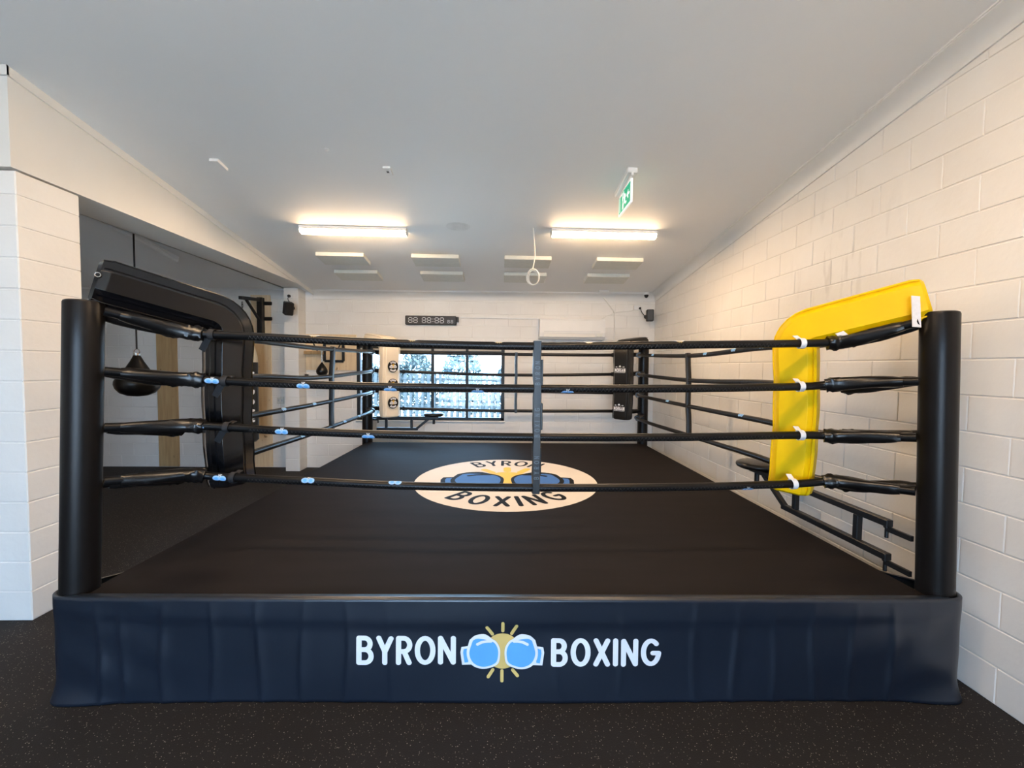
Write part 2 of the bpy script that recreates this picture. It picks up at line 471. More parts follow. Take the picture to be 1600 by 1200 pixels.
# batten lip along the top of the beam
m = MB()
def lip(a, b, nrm, h=0.065, t=0.012):
    a = Vector(a); b = Vector(b); n = Vector(nrm)*t
    za, zb = ceil_z(a.x, a.y)+0.005, ceil_z(b.x, b.y)+0.005
    vs = []
    for p, z in ((a, za), (b, zb)):
        for q in (p, p+n):
            vs += [(q.x, q.y, z-h), (q.x, q.y, z)]
    return vs, [(0, 1, 3, 2), (4, 6, 7, 5), (0, 2, 6, 4), (1, 5, 7, 3), (2, 3, 7, 6), (0, 4, 5, 1)]
m.add(*lip((XBEAM, 2.723, 0), (XBEAM, YB, 0), (1, 0, 0)))
m.add(*lip((XL, 2.735, 0), (XBEAM+0.012, 2.735, 0), (0, -1, 0)))
tag(m.build('trim_2', 'trim_paint'), kind='structure')
# cove cornices
def cove(path, nrm, name):
    prof = [(0.0, 0.118), (0.012, 0.118), (0.012, 0.108)]
    for i in range(9):
        a = PI/2*i/8
        prof.append((0.112-0.104*math.cos(a), 0.108-0.090*math.sin(a)))
    prof += [(0.112, 0.011), (0.122, 0.011), (0.122, 0.0), (0.0, 0.0)]
    m = MB(); vs = []; n = len(prof)
    for p in path:
        for a, d in prof:
            x, y = p[0]+nrm[0]*a, p[1]+nrm[1]*a
            vs.append((x, y, ceil_z(x, y)-d+0.002))
    fs = []
    for i in range(len(path)-1):
        for j in range(n-1):
            fs.append((i*n+j, i*n+j+1, (i+1)*n+j+1, (i+1)*n+j))
    m.add(vs, fs)
    return tag(m.build(name, 'cornice_paint', smooth=True, angle=30), kind='structure')
cove([(XR, -1+i*(YB+1)/20) for i in range(21)], (-1, 0), 'trim_3')
cove([(XBEAM+i*(XR-XBEAM)/10, YB) for i in range(11)], (0, -1), 'trim_4')
cove([(XL+i*(-3.52-XL)/6, YB) for i in range(7)], (0, -1), 'trim_5')
# walls out of frame that close the room, and an added daylight blocker; the shopfront behind the camera stands open
m = MB().box(XL-0.2, XL, YF, YB+0.2, 0, 5)
tag(m.build('wall_left', 'painted_block'), kind='structure')
tag(MB().box(0.95, 1.07, YF, -1.6, 0, 4.3).build('wall_daylight_blocker', 'painted_block'), kind='structure')  # unseen wall added to keep shopfront daylight off the right post
m = MB()
m.box(0.7, XR+0.2, YF-0.2, YF, 0, 5); m.box(XL, -2.7, YF-0.2, YF, 0, 5); m.box(-2.7, 0.7, YF-0.2, YF, 2.6, 5)
tag(m.build('wall_front', 'painted_block'), kind='structure')

# ------------------------------------------------------------------ back window
w = MB()
for (a, b, c, d) in ((WX0, WX1, WZ0, WZ0+0.05), (WX0, WX1, WZ1-0.05, WZ1), (WX0, WX0+0.055, WZ0, WZ1), (WX1-0.055, WX1, WZ0, WZ1)):
    w.box(a, b, YB-0.012, YB+0.07, c, d, 0.004)
win = tag(w.build('window_1', 'dark_frame'), kind='structure')
bays = [WX0+0.055, -1.745, -1.163, -0.585, WX1-0.055]
for x in bays[1:-1]:
    MB().box(x-0.024, x+0.024, YB, YB+0.06, WZ0+0.05, WZ1-0.05, 0.004).build('mullion', 'dark_frame', win)
MB().box(WX0+0.055, WX1-0.055, YB, YB+0.05, 1.965, 1.985).build('transom', 'dark_frame', win)
for i in range(4):
    MB().box(bays[i]+0.02, bays[i+1]-0.02, YB+0.035, YB+0.039, WZ0+0.04, WZ1-0.04).build('pane', 'window_glass', win)
MB().box(WX0+0.05, WX1-0.05, YB+0.012, YB+0.03, 1.985, 2.025).build('blind', 'blind_fabric', win)
MB().box(WX0-0.02, WX1+0.02, YB-0.03, YB+0.02, WZ0-0.028, WZ0-0.002, 0.006).build('sill', 'trim_paint', win)
x = WX0+0.10
while x < WX1-0.05:
    MB().box(x-0.0035, x+0.0035, YB+0.12, YB+0.127, WZ0, WZ1).build('screen_bar', 'black_steel', win); x += 0.198
z = WZ0+0.06
while z < WZ1:
    MB().box(WX0, WX1, YB+0.127, YB+0.133, z-0.003, z+0.003).build('screen_bar', 'black_steel', win); z += 0.102

# ------------------------------------------------------------------ stroke lettering
def arc(cx, cy, rx, ry, a0, a1, n=14):
    return [(cx+rx*math.cos(math.radians(a0+(a1-a0)*i/n)), cy+ry*math.sin(math.radians(a0+(a1-a0)*i/n))) for i in range(n+1)]
GLY = {
 'B': (0.44, [[(0, 0), (0, 1)], [(0, 1), (0.20, 1)]+arc(0.20, 0.765, 0.20, 0.235, 90, -90)+[(0, 0.53)], [(0, 0.53), (0.22, 0.53)]+arc(0.22, 0.265, 0.22, 0.265, 90, -90)+[(0, 0)]]),
 'Y': (0.44, [[(0, 1), (0.22, 0.46), (0.44, 1)], [(0.22, 0.46), (0.22, 0)]]),
 'R': (0.40, [[(0, 0), (0, 1)], [(0, 1), (0.18, 1)]+arc(0.18, 0.73, 0.22, 0.27, 90, -90)+[(0, 0.46)], [(0.20, 0.46), (0.38, 0)]]),
 'O': (0.56, [arc(0.28, 0.5, 0.28, 0.5, 0, 360, 28)]),
 'N': (0.46, [[(0, 0), (0, 1), (0.46, 0), (0.46, 1)]]),
 'X': (0.44, [[(0, 0), (0.44, 1)], [(0, 1), (0.44, 0)]]),
 'I': (0.0, [[(0, 0), (0, 1)]]),
 'G': (0.58, [arc(0.29, 0.5, 0.29, 0.5, 48, 350, 24)+[(0.58, 0.47), (0.36, 0.47)]]),
 'M': (0.56, [[(0, 0), (0, 1), (0.28, 0.35), (0.56, 1), (0.56, 0)]]),
 'A': (0.50, [[(0, 0), (0.25, 1), (0.50, 0)], [(0.09, 0.32), (0.41, 0.32)]]),
}
def ribbon(pts, w, step=0.05):
    """flat ribbon with round ends along a 2D polyline -> verts, faces (2D)"""
    P = [Vector((a, b)) for a, b in pts]; D = [P[0]]
    for a, b in zip(P, P[1:]):
        k = max(1, int((b-a).length/step))
        for i in range(1, k+1): D.append(a.lerp(b, i/k))
    vs = []; fs = []
    closed = (D[0]-D[-1]).length < 1e-5
    n = len(D)
    for i in range(n):
        p = D[i]
        if closed and (i == 0 or i == n-1): d0, d1 = D[-1]-D[-2], D[1]-D[0]
        else: d0, d1 = D[i]-D[max(i-1, 0)], D[min(i+1, n-1)]-D[i]
        if d0.length < 1e-9: d0 = d1
        if d1.length < 1e-9: d1 = d0
        t = (d0.normalized()+d1.normalized())
        t = t.normalized() if t.length > 1e-6 else d0.normalized()
        c = max(0.55, t.dot(d0.normalized()))
        nn = Vector((-t.y, t.x))*(w/c)
        vs += [p+nn, p-nn]
    for i in range(n-1): fs.append((2*i, 2*i+1, 2*i+3, 2*i+2))
    if not closed:
        for p, q in ((D[0], D[1]), (D[-1], D[-2])):
            t = (p-q).normalized(); nn = Vector((-t.y, t.x)); k = len(vs)
            vs += [p+(nn*math.cos(PI*j/8)+t*math.sin(PI*j/8))*w for j in range(9)]
            fs.append(tuple(range(k, k+9)))
    return vs, fs
def flat(name, m, parent, vs, fs, put, th=0.0006):
    """2D verts through put(u,v,depth) -> a thin printed piece"""
    mb = MB(); mb.add([put(p[0], p[1], p[2] if len(p) > 2 else 0.0) for p in vs], fs)
    o = mb.build(name, m, parent)
    # make normals face the 'put' outward side
    me = o.data
    if me.polygons:
        c = vs[fs[0][0]]
        out = Vector(put(c[0], c[1], 0.01))-Vector(put(c[0], c[1], 0.0))
        for p in me.polygons:
            if p.normal.dot(out) < 0: p.flip()
    return o
def letter(ch, h, w, put, m, parent, name='letter'):
    vs = []; fs = []
    lay = []; sts = []
    for st in GLY[ch][1]:
        cur = [st[0]]
        for i in range(1, len(st)):
            cur.append(st[i])
            if i < len(st)-1:
                d0 = Vector(st[i])-Vector(st[i-1]); d1 = Vector(st[i+1])-Vector(st[i])
                if d0.length > 1e-6 and d1.length > 1e-6 and d0.normalized().dot(d1.normalized()) < 0.45:
                    sts.append(cur); cur = [st[i]]
        sts.append(cur)
    for n_, st in enumerate(sts):
        a, b = ribbon([(p[0]*h, p[1]*h) for p in st], w, h*0.12)
        k = len(vs); vs += [Vector((p[0], p[1], n_*0.00025)) for p in a]; fs += [tuple(i+k for i in f) for f in b]
    return flat(name, m, parent, vs, fs, put)
def poly2(pts):
    return [Vector(p) for p in pts], [tuple(range(len(pts)))]
def smooth2(pts, n=60):
    P = pts+[pts[0]]
    Q = spline([(a, b, 0) for a, b in P], n)
    return [(q.x, q.y) for q in Q[:-1]]
# emblem drawn in units read off the skirt print: 0,0 = middle of the sun, y up
GLOVE = [(-258, 92), (-215, 128), (-150, 140), (-112, 125), (-82, 100), (-50, 80), (-22, 30), (-18, -30), (-32, -95), (-90, -128), (-160, -138), (-225, -118), (-268, -70), (-280, 0)]
GLOVE_IN = [(-232, 88), (-196, 104), (-120, 92), (-66, 72), (-38, 26), (-34, -28), (-48, -84), (-100, -112), (-160, -120), (-214, -100), (-248, -58), (-258, 0)]
CUFF = [(-262, 42), (-322, 32), (-330, -10), (-316, -110), (-244, -108), (-240, 0)]
CUFF_IN = [(-276, 22), (-304, 16), (-308, -12), (-296, -92), (-268, -88), (-262, -30)]
RAYS_T = [[(-122, 190), (-80, 135)], [(2, 228), (2, 162)], [(110, 205), (72, 140)]]
RAYS_B = [[(-74, -150), (-110, -206)], [(-2, -158), (-2, -236)], [(82, -150), (120, -194)]]
def emblem(parent, put, sc, line, fill, sun, gap=0.0006, rays=RAYS_T+RAYS_B, rayw=13):
    L = lambda k: (lambda u, v, d: put(u*sc, v*sc, d+gap*k))
    c = [(141*math.cos(2*PI*i/40), 141*math.sin(2*PI*i/40)) for i in range(40)]
    flat('sun', sun, parent, *poly2(c), L(1))
    for r in rays:
        v, f = ribbon(r, rayw, 30); flat('sun_ray', sun, parent, v, f, L(1))
    for sx in (1, -1):
        g = lambda pts: [(p[0]*sx, p[1]) for p in pts]
        flat('cuff_outline', line, parent, *poly2(g(CUFF)), L(2))
        flat('cuff', fill, parent, *poly2(g(CUFF_IN)), L(3))
        flat('glove_outline', line, parent, *poly2(smooth2(g(GLOVE), 50)), L(4))
        flat('glove', fill, parent, *poly2(smooth2(g(GLOVE_IN), 50)), L(5))
        v, f = ribbon(g([(-196, 60), (-160, 78), (-120, 84), (-90, 84)]), 11, 30)
        flat('thumb_line', line, parent, v, f, L(6))

# ------------------------------------------------------------------ boxing ring
ZC = 0.54
ring = thing('boxing_ring', (0.06, 4.25, 0), 'black boxing ring with raised canvas, padded posts, four rows of ropes and printed front skirt', 'boxing ring')
FL, FR, BL, BR = (-2.205, 2.168), (2.366, 2.128), (-2.085, 6.42), (2.24, 6.43)
EDGE = [(-2.165, 2.072), (2.29, 2.028), (2.262, 6.45), (-2.10, 6.44)]
m = MB()
vs = [(x, y, 0.0) for x, y in EDGE]+[(x, y, ZC-0.02) for x, y in EDGE]
ins = lambda e, d: [(e[0][0]+d, e[0][1]+d), (e[1][0]-d, e[1][1]+d), (e[2][0]-d, e[2][1]-d), (e[3][0]+d, e[3][1]-d)]
E2 = ins(EDGE, 0.03)
m.add([(x, y, 0.0) for x, y in E2]+[(x, y, ZC-0.02) for x, y in E2], [(0, 3, 2, 1), (4, 5, 6, 7), (0, 1, 5, 4), (1, 2, 6, 5), (2, 3, 7, 6), (3, 0, 4, 7)])
m.build('platform', 'matte_vinyl', ring)
m = MB()
nx, ny = 60, 60
def quadpt(u, v):
    a = Vector(EDGE[0]).lerp(Vector(EDGE[1]), u); b = Vector(EDGE[3]).lerp(Vector(EDGE[2]), u)
    return a.lerp(b, v)
vs = []
for j in range(ny+1):
    for i in range(nx+1):
        p = quadpt(i/nx, j/ny); e = min(i, nx-i, j, ny-j)
        vs.append((p.x, p.y, ZC-(0.012 if e == 0 else 0)))
fs = [(j*(nx+1)+i, j*(nx+1)+i+1, (j+1)*(nx+1)+i+1, (j+1)*(nx+1)+i) for j in range(ny) for i in range(nx)]
k = len(vs)
vs += [(x, y, ZC-0.03) for x, y in EDGE]
m.add(vs, fs+[(k, k+3, k+2, k+1)])
canvas = m.build('canvas', 'canvas_black', ring, smooth=True, angle=60)
# round emblem printed on the canvas
DC = Vector((0.055, 4.27)); DR = 0.945
putc = lambda u, v, d: (DC.x+u, DC.y+v, ZC+0.0008+d)
flat('emblem_disc', 'print_cream', canvas, *poly2([(DR*math.cos(2*PI*i/72), DR*math.sin(2*PI*i/72)) for i in range(72)]), putc)
putg = lambda u, v, d: (DC.x+0.015+u, DC.y+0.02+v, ZC+0.0012+d)
emblem(canvas, putg, 0.00212, 'print_black', 'print_deep_blue', 'print_gold', rays=RAYS_T, rayw=20)
def arc_text(txt, r, h, a_mid, span, below, m, parent, w, put, name='letter'):
    ink = [GLY[c][0]*h+2*w for c in txt]; tot = sum(ink)
    rm = r-h/2 if below else r+h/2
    gap = (math.radians(span)*rm-tot)/(len(txt)-1); run = -math.radians(span)*rm/2
    for ch, iw in zip(txt, ink):
        f = math.degrees((run+iw/2)/rm); run += iw+gap
        a = math.radians(a_mid+(f if below else -f))
        cw = GLY[ch][0]*h*0.5
        if below:
            t = Vector((-math.sin(a), math.cos(a))); up = Vector((-math.cos(a), -math.sin(a)))
        else:
            t = Vector((math.sin(a), -math.cos(a))); up = Vector((math.cos(a), math.sin(a)))
        o = Vector((math.cos(a), math.sin(a)))*r
        letter(ch, h, w, lambda u, v, d, o=o, t=t, up=up, cw=cw: put(*(o+t*(u-cw)+up*v), d), m, parent, name)
putt = lambda u, v, d: putc(u, v, d+0.0006)
arc_text('BYRON', 0.635, 0.225, 88, 66, False, 'print_black', canvas, 0.018, putt)
arc_text('BOXING', 0.80, 0.235, 271, 92, True, 'print_black', canvas, 0.022, putt)

# posts
def post_axis(b, top, z):
    t = (z-ZC)/(2.045-ZC); return Vector((b[0]+(top[0]-b[0])*t, b[1]+(top[1]-b[1])*t, z))
POSTS = {'FL': (FL, (-2.145, 2.176)), 'FR': (FR, (2.318, 2.136)), 'BL': (BL, (-2.070, 6.40)), 'BR': (BR, (2.222, 6.41))}
PR = 0.079
for key, (b, t) in POSTS.items():
    m = MB(); n = 28
    prof = [(0.03, PR), (0.3, PR), (0.6, PR), (1.0, PR), (1.4, PR), (1.8, PR), (2.032, PR), (2.042, PR-0.004), (2.046, PR-0.012), (2.046, PR-0.03), (2.042, 0.004)]
    vs = []; fs = []
    for z, r in prof:
        c = post_axis(b, t, z)
        vs += [(c.x+r*math.cos(2*PI*k/n), c.y+r*math.sin(2*PI*k/n), z) for k in range(n)]
    for i in range(len(prof)-1):
        for k in range(n):
            fs.append((i*n+k, i*n+(k+1) % n, (i+1)*n+(k+1) % n, (i+1)*n+k))
    fs.append(tuple(range(n))[::-1]); fs.append(tuple((len(prof)-1)*n+k for k in range(n)))
    m.add(vs, fs); m.build('corner_post', 'post_foam', ring, smooth=True)

# ropes
RR = 0.0235
def lerp_tab(tab, x):
    for (a, u), (b, v) in zip(tab, tab[1:]):
        if x <= b: return u+(v-u)*max(0, (x-a))/(b-a)
    return tab[-1][1]
YF_TAB = [(163, 2.15), (300, 2.38), (345, 2.42), (838, 2.37), (1245, 2.42), (1300, 2.38), (1436, 2.11)]
front_px = [
 [(163, 486), (230, 503), (300, 520), (380, 525), (500, 531), (640, 537), (838, 541), (1060, 539), (1230, 537), (1300, 535), (1336, 529), (1436, 503)],
 [(163, 580), (230, 586), (300, 592), (380, 597), (480, 601), (640, 605), (838, 607), (1060, 607), (1250, 604), (1300, 600), (1360, 597), (1436, 596)],
 [(163, 668), (230, 666), (300, 665), (380, 669), (440, 673), (640, 680), (838, 683), (1060, 683), (1245, 680), (1300, 681), (1360, 682), (1432, 684)],
 [(163, 752), (230, 747), (300, 741), (345, 745), (485, 752), (640, 759), (838, 762), (1060, 761), (1240, 756), (1300, 752), (1360, 759), (1430, 768)],
]
def rope(path, n=150, lacing=True, sleeves=(0.40, 0.42), nm='rope', camside=Vector((0, -1, -0.35))):
    P = spline(path, n)
    o = MB().tube(P, RR, 12).build(nm, 'rope_cover', ring, smooth=True, angle=60)
    # sleeves wrapped round both rope ends
    L = [0]
    for a, b in zip(P, P[1:]): L.append(L[-1]+(b-a).length)
    def cut(d0, d1, k):
        out = []
        for i in range(k):
            d = d0+(d1-d0)*i/(k-1); j = 0
            while j < len(L)-2 and L[j+1] < d: j += 1
            t = (d-L[j])/(L[j+1]-L[j]); out.append(P[j].lerp(P[j+1], t))
        return out
    for side, sl in zip((0, 1), sleeves):
        if sl <= 0: continue
        Q = cut(0.06, sl, 26) if side == 0 else cut(L[-1]-0.06, L[-1]-sl, 26)
        ph = random.uniform(0, 6)
        def sec(i, t, ph=ph):
            r = 0.027+0.012*t
            if t > 0.86: r += 0.004*math.sin((t-0.86)*40)
            
            if t < 0.1: r *= 0.86+0.14*t/0.1
            out = []
            for q in range(14):
                a = 2*PI*q/14
                rr = r*(1+0.10*math.sin(3*a+ph+5*t)+(0.09*math.sin(7*a+ph*2+30*t) if t > 0.78 else 0.03*math.sin(5*a+9*t)))
                sag = 1.15 if math.cos(a) < -0.3 else 1.0
                out.append((rr*math.cos(a)*sag, rr*math.sin(a)))
            return out
        MB().sweep(Q, sec).build('end_sleeve', 'sleeve_vinyl', o, smooth=True, angle=50)
    if lacing:
        d0, d1 = sleeves[0]+0.25, L[-1]-sleeves[1]-0.25
        Q = cut(d0, d1, int((d1-d0)/0.011))
        cs = camside.normalized(); Z = []
        for i, p in enumerate(Q):
            t = (Q[min(i+1, len(Q)-1)]-Q[max(i-1, 0)]).normalized()
            u = (cs-t*cs.dot(t)).normalized(); v = t.cross(u)
            if v.z < 0: v = -v
            a = math.radians(24 if i % 2 else -24)
            Z.append(p+(u*math.cos(a)+v*math.sin(a))*(RR+0.0008))
        MB().tube(Z, 0.0018, 4).build('lacing', 'lace_cord', o)
    return o, P, L, cut
front_ropes = []
for lvl, px in enumerate(front_px):
    path = [onY(x, y, lerp_tab(YF_TAB, x)) for x, y in px]
    front_ropes.append(rope(path, sleeves=(0.42, 0.40)))
# side and back ropes: plan line and heights
def side_rope(a, b, pts, sl=(0.40, 0.36), cs=Vector((0, -1, -0.3))):
    return rope([Vector(p) for p in pts], n=110, sleeves=sl, camside=cs)
zl = [(1.99, 1.915, 1.905, 1.925, 1.95), (1.685, 1.63, 1.595, 1.645, 1.66), (1.385, 1.33, 1.315, 1.335, 1.35), (1.085, 1.04, 1.02, 1.055, 1.06)]
zr = [(2.0, 1.905, 1.875, 1.92, 1.95), (1.685, 1.625, 1.60, 1.635, 1.66), (1.39, 1.32, 1.31, 1.33, 1.35), (1.10, 1.02, 0.985, 0.98, 1.0)]
left_ropes = []; right_ropes = []; back_ropes = []
for a in zl:
    left_ropes.append(side_rope(0, 0, [(-2.15, 2.20, a[0]), (-1.93, 2.60, a[1]), (-1.93, 3.3, a[1]), (-1.95, 4.4, a[2]), (-1.89, 5.95, a[3]), (-2.08, 6.38, a[4])], cs=Vector((1, -0.6, -0.3))))
for a in zr:
    right_ropes.append(side_rope(0, 0, [(2.32, 2.16, a[0]), (2.10, 2.56, a[1]), (2.09, 3.3, a[1]), (2.10, 4.5, a[2]), (2.02, 5.95, a[3]), (2.225, 6.38, a[4])], cs=Vector((-1, -0.6, -0.3))))
zb = [(1.95, 1.925, 1.918, 1.925, 1.95), (1.66, 1.645, 1.605, 1.635, 1.66), (1.35, 1.35, 1.36, 1.35, 1.35), (1.06, 1.085, 1.06, 1.07, 1.06)]
for a in zb:
    back_ropes.append(side_rope(0, 0, [(-2.06, 6.40, a[0]), (-1.62, 6.22, a[1]), (0.08, 6.22, a[2]), (1.76, 6.22, a[3]), (2.21, 6.40, a[4])], cs=Vector((0, -1, -0.3))))

# small printed emblems on the ropes
def rope_patch(ro, px, face, kind):
    o, P, L, cut = ro
    best = min(range(len(P)), key=lambda i: abs(_proj(P[i])-px))
    p = P[best]; t = (P[min(best+1, len(P)-1)]-P[max(best-1, 0)]).normalized()
    if t.x < 0: t = -t
    f = Vector(face); f = (f-t*f.dot(t)).normalized(); g = f.cross(t)
    if g.z < 0: g = -g
    R0 = RR+0.0012
    def put(u, v, d):
        a = v/R0
        return p+t*u+(f*math.cos(a)+g*math.sin(a))*(R0+d)
    if kind == 'fan':
        c = [(-0.035, 0.016), (0.035, 0.016), (0.014, -0.002), (-0.014, -0.002)]
        k = 6; vs = [Vector((c[0][0]+(c[1][0]-c[0][0])*i/k, 0.014)) for i in range(k+1)]+[Vector((0.014-0.028*i/k, -0.004)) for i in range(k+1)]
        flat('emblem_patch', 'print_white', o, vs, [(i, i+1, 2*k+1-i-1, 2*k+1-i) for i in range(k)], put)
        for a in (-50, -20, 12, 42):
            v, fcs = ribbon([(0.012*math.sin(math.radians(a)), 0.004), (0.022*math.sin(math.radians(a)), 0.004-0.014*math.cos(math.radians(a)))], 0.0013, 0.01)
            flat('emblem_ray', 'print_sun', o, v, fcs, lambda u, w_, d: put(u, w_, d+0.0006))
    else:
        for sx in (-1, 1):
            vs = []; fs = []
            # disc as rings so it bends round the rope
            rings = 4; n = 18
            vs.append(Vector((sx*0.017, 0)))
            for r in range(1, rings+1):
                for k in range(n):
                    vs.append(Vector((sx*0.017+0.021*r/rings*math.cos(2*PI*k/n), 0.0165*r/rings*math.sin(2*PI*k/n))))
            for k in range(n): fs.append((0, 1+k, 1+(k+1) % n))
            for r in range(rings-1):
                for k in range(n):
                    fs.append((1+r*n+k, 1+(r+1)*n+k, 1+(r+1)*n+(k+1) % n, 1+r*n+(k+1) % n))
            flat('emblem_patch', 'rope_print', o, vs, fs, put)
            vs = [Vector((sx*0.017+0.011*math.cos(2*PI*k/12), 0.008*math.sin(2*PI*k/12))) for k in range(12)]
            flat('emblem_glove', 'print_blue', o, vs, [tuple(range(12))], lambda u, w_, d: put(u, w_, d+0.0012))
        for a in (-30, 0, 30):
            v, fcs = ribbon([(0.008*math.sin(math.radians(a)), 0.014), (0.016*math.sin(math.radians(a)), 0.026)], 0.0014, 0.006)
            flat('emblem_ray', 'print_white', o, v, fcs, put)
def _proj(p):
    d = p-CAM; return 800+F_PX*d.dot(RT)/d.dot(FW)
dn = (0, -1, -0.45); fr = (0, -1, -0.15); upf = (0, -1, 0.9)
for x in (492, 642, 780, 921, 1058): rope_patch(front_ropes[0], x, (0, -0.75, 1.0), 'fan')
for x, f in ((336, fr), (475, dn), (612, (0, -1, -1.2)), (748, (0, -0.6, -1.3)), (888, (0, -0.6, -1.4))): rope_patch(front_ropes[1], x, f, 'gloves')
for x, f in ((305, fr), (439, fr), (577, (0, -1, -0.9))): rope_patch(front_ropes[2], x, f, 'gloves')
for x, f in ((347, fr), (487, (0, -1, 0.5)), (622, (0, -0.6, 1.2)), (1168, (0, -0.6, -1.3))): rope_patch(front_ropes[3], x, f, 'gloves')
for x in (1022, 1105, 1149, 1196): rope_patch(right_ropes[0], x, (-1, -0.6, 0.4), 'gloves')
for x in (1046, 1160): rope_patch(right_ropes[2], x, (-1, -0.4, 0.9), 'gloves')
for x in (441, 488): rope_patch(left_ropes[2], x, (1, -0.5, 0.6), 'gloves')
for x in (470, 537, 560): rope_patch(left_ropes[3], x, (1, -0.5, 0.7), 'gloves')

# spacer straps tying the four ropes together
def at_px(ro, px):
    return min(ro[1], key=lambda p: abs(_proj(p)-px))
def spacer(ropes, px, width, thick, across, nm='rope_spacer'):
    pts = [at_px(r, px) for r in ropes]
    m = MB(); ac = Vector(across)
    path = []
    for i, p in enumerate(pts):
        path.append(p)
        if i < len(pts)-1: path.append(p.lerp(pts[i+1], 0.5)+Vector((random.uniform(-.004, .004), 0, 0)))
    path[0] = path[0]+Vector((0, 0, RR+0.006)); path[-1] = path[-1]-Vector((0, 0, RR+0.006))
    P = spline(path, 30)
    def sec(i, t):
        w = width*(1.0+0.05*math.sin(i*1.3)); h = thick
        c = 0.3
        return [(w/2, -h/2*c), (w/2, h/2*c), (w/2*0.8, h/2), (-w/2*0.8, h/2), (-w/2, h/2*c), (-w/2, -h/2*c), (-w/2*0.8, -h/2), (w/2*0.8, -h/2)]
    m.sweep(P, sec, side=ac)
    return m.build(nm, 'matte_vinyl', ring, smooth=True, angle=50), pts
sp, spts = spacer(front_ropes, 838, 0.048, 2*RR+0.012, (1, 0, 0))
# faint printed words running up the front strap
def strap_text(txt, z0, h, pitch):
    for i, ch in enumerate(txt):
        z = z0+i*pitch
        pz = lambda zz: next((a.lerp(b, (a.z-zz)/(a.z-b.z)) for a, b in zip(spts, spts[1:]) if b.z <= zz <= a.z), spts[-1])
        letter(ch, h, 0.0022, lambda u, v, d, z=z: (pz(z+u).x+h/2-v, pz(z+u).y-RR-0.0075-d, z+u), 'print_grey', sp, 'print')
strap_text('BYRON', 1.085, 0.026, 0.030)
strap_text('BOXING', 1.33, 0.026, 0.030)
strap_text('BYRON', 1.63, 0.026, 0.030)
m = MB()
a, b = spts[1], spts[2]
m.obox((spts[0]+spts[1])/2+Vector((0.026, 0.004, -0.03)), (1, 0, 0), (0, 1, 0), (0, 0, 1), 0.007, 0.02, 0.075, 0.003)
m.build('strap_flap', 'matte_vinyl', sp)
MB().obox((a+b)/2+Vector((0.024, 0.004, -0.02)), (1, 0, 0), (0, 1, 0), (0, 0, 1), 0.008, 0.02, 0.078, 0.003).build('strap_flap', 'matte_vinyl', sp)
MB().obox((spts[2]+spts[3])/2+Vector((0.022, 0.004, 0.01)), (1, 0, 0), (0, 1, 0), (0, 0, 1), 0.006, 0.018, 0.08, 0.003).build('strap_flap', 'matte_vinyl', sp)
spacer(left_ropes, 519, 0.05, 0.046, (0, 1, 0))
spacer(right_ropes, 1076, 0.05, 0.046, (0, 1, 0))
spacer(back_ropes, 805, 0.042, 0.058, (1, 0, 0))

# skirt: one sheet wrapping the front, round both posts and back along the sides
def skirt_front_y(x): return 2.052-0.0095*x
creases = [(-2.02, 1), (-1.90, 0.8), (-1.70, 1.1), (-1.46, 1.0), (-1.22, 1.0), (-1.00, 1.0), (-0.78, 0.9), (-0.56, 0.5), (0.30, 0.35), (0.62, 0.45), (1.01, 0.9), (1.22, 1.0), (1.42, 0.8), (1.63, 1.1), (1.83, 0.9), (2.03, 1.1)]
def skirt_d(x, z):
    """outward relief of the hanging sheet in metres"""
    zz = z/ZC
    d = 0
    for c, a in creases:
        cx = c+0.012*math.sin(7*z+c*9)
        q = (x-cx)/(0.030 if x > cx else 0.012)
        amp = 0.009*a*max(0.0, 1-((zz-0.42)/0.62)**2)
        d += amp*math.exp(-abs(q)**1.5)
    # tight band along the top, belly and hem
    sag = 0.10+0.05*math.sin((x+2.2)/4.5*PI)
    d += 0.010/(1+math.exp(-(zz-(1-sag*1.7))*45))
    d += 0.006*(1+math.sin(2.1*x+1.0+3*zz))*(1-zz)
    d += 0.004*math.sin(5.3*x-4.0*zz)*(1-zz)*zz*3
    # diagonal drag folds near the two posts, pulled tight round the corners
    cc = max(0, 1-min(abs(x+2.205), abs(x-2.366))/0.14)
    for sx, x0 in ((1, -2.205), (-1, 2.366)):
        e = max(0, 1-abs(x-x0)/0.75)
        d += 0.0042*e*(1+math.sin(14*(zz+0.9*abs(x-x0))+1.3))
    return d*(1-0.8*cc)
PATH = []   # (x, y, nx, ny, along)
lx, ly = FL; rx, ry = FR; RSL = ly-skirt_front_y(lx); RSR = ry-skirt_front_y(rx)
for y in (6.3, 5.3, 4.3, 3.3, 2.8, 2.45): PATH.append((-2.172+0.065*(y-2.07)/4.37, y, -1, 0, -9))
for a in range(180, 275, 10):
    c = math.cos(math.radians(a)); s_ = math.sin(math.radians(a)); PATH.append((lx+RSL*c, ly+RSL*s_, c, s_, -9))
NXF = 420
for i in range(1, NXF):
    x = lx+(rx-lx)*i/NXF; PATH.append((x, skirt_front_y(x), 0, -1, x))
for a in range(270, 365, 10):
    c = math.cos(math.radians(a)); s_ = math.sin(math.radians(a)); PATH.append((rx+RSR*c, ry+RSR*s_, c, s_, 9))
for y in (2.45, 2.8, 3.3, 4.3, 5.3, 6.3): PATH.append((2.297-0.028*(y-2.03)/4.42, y, 1, 0, 9))
NZ = 40; vs = []
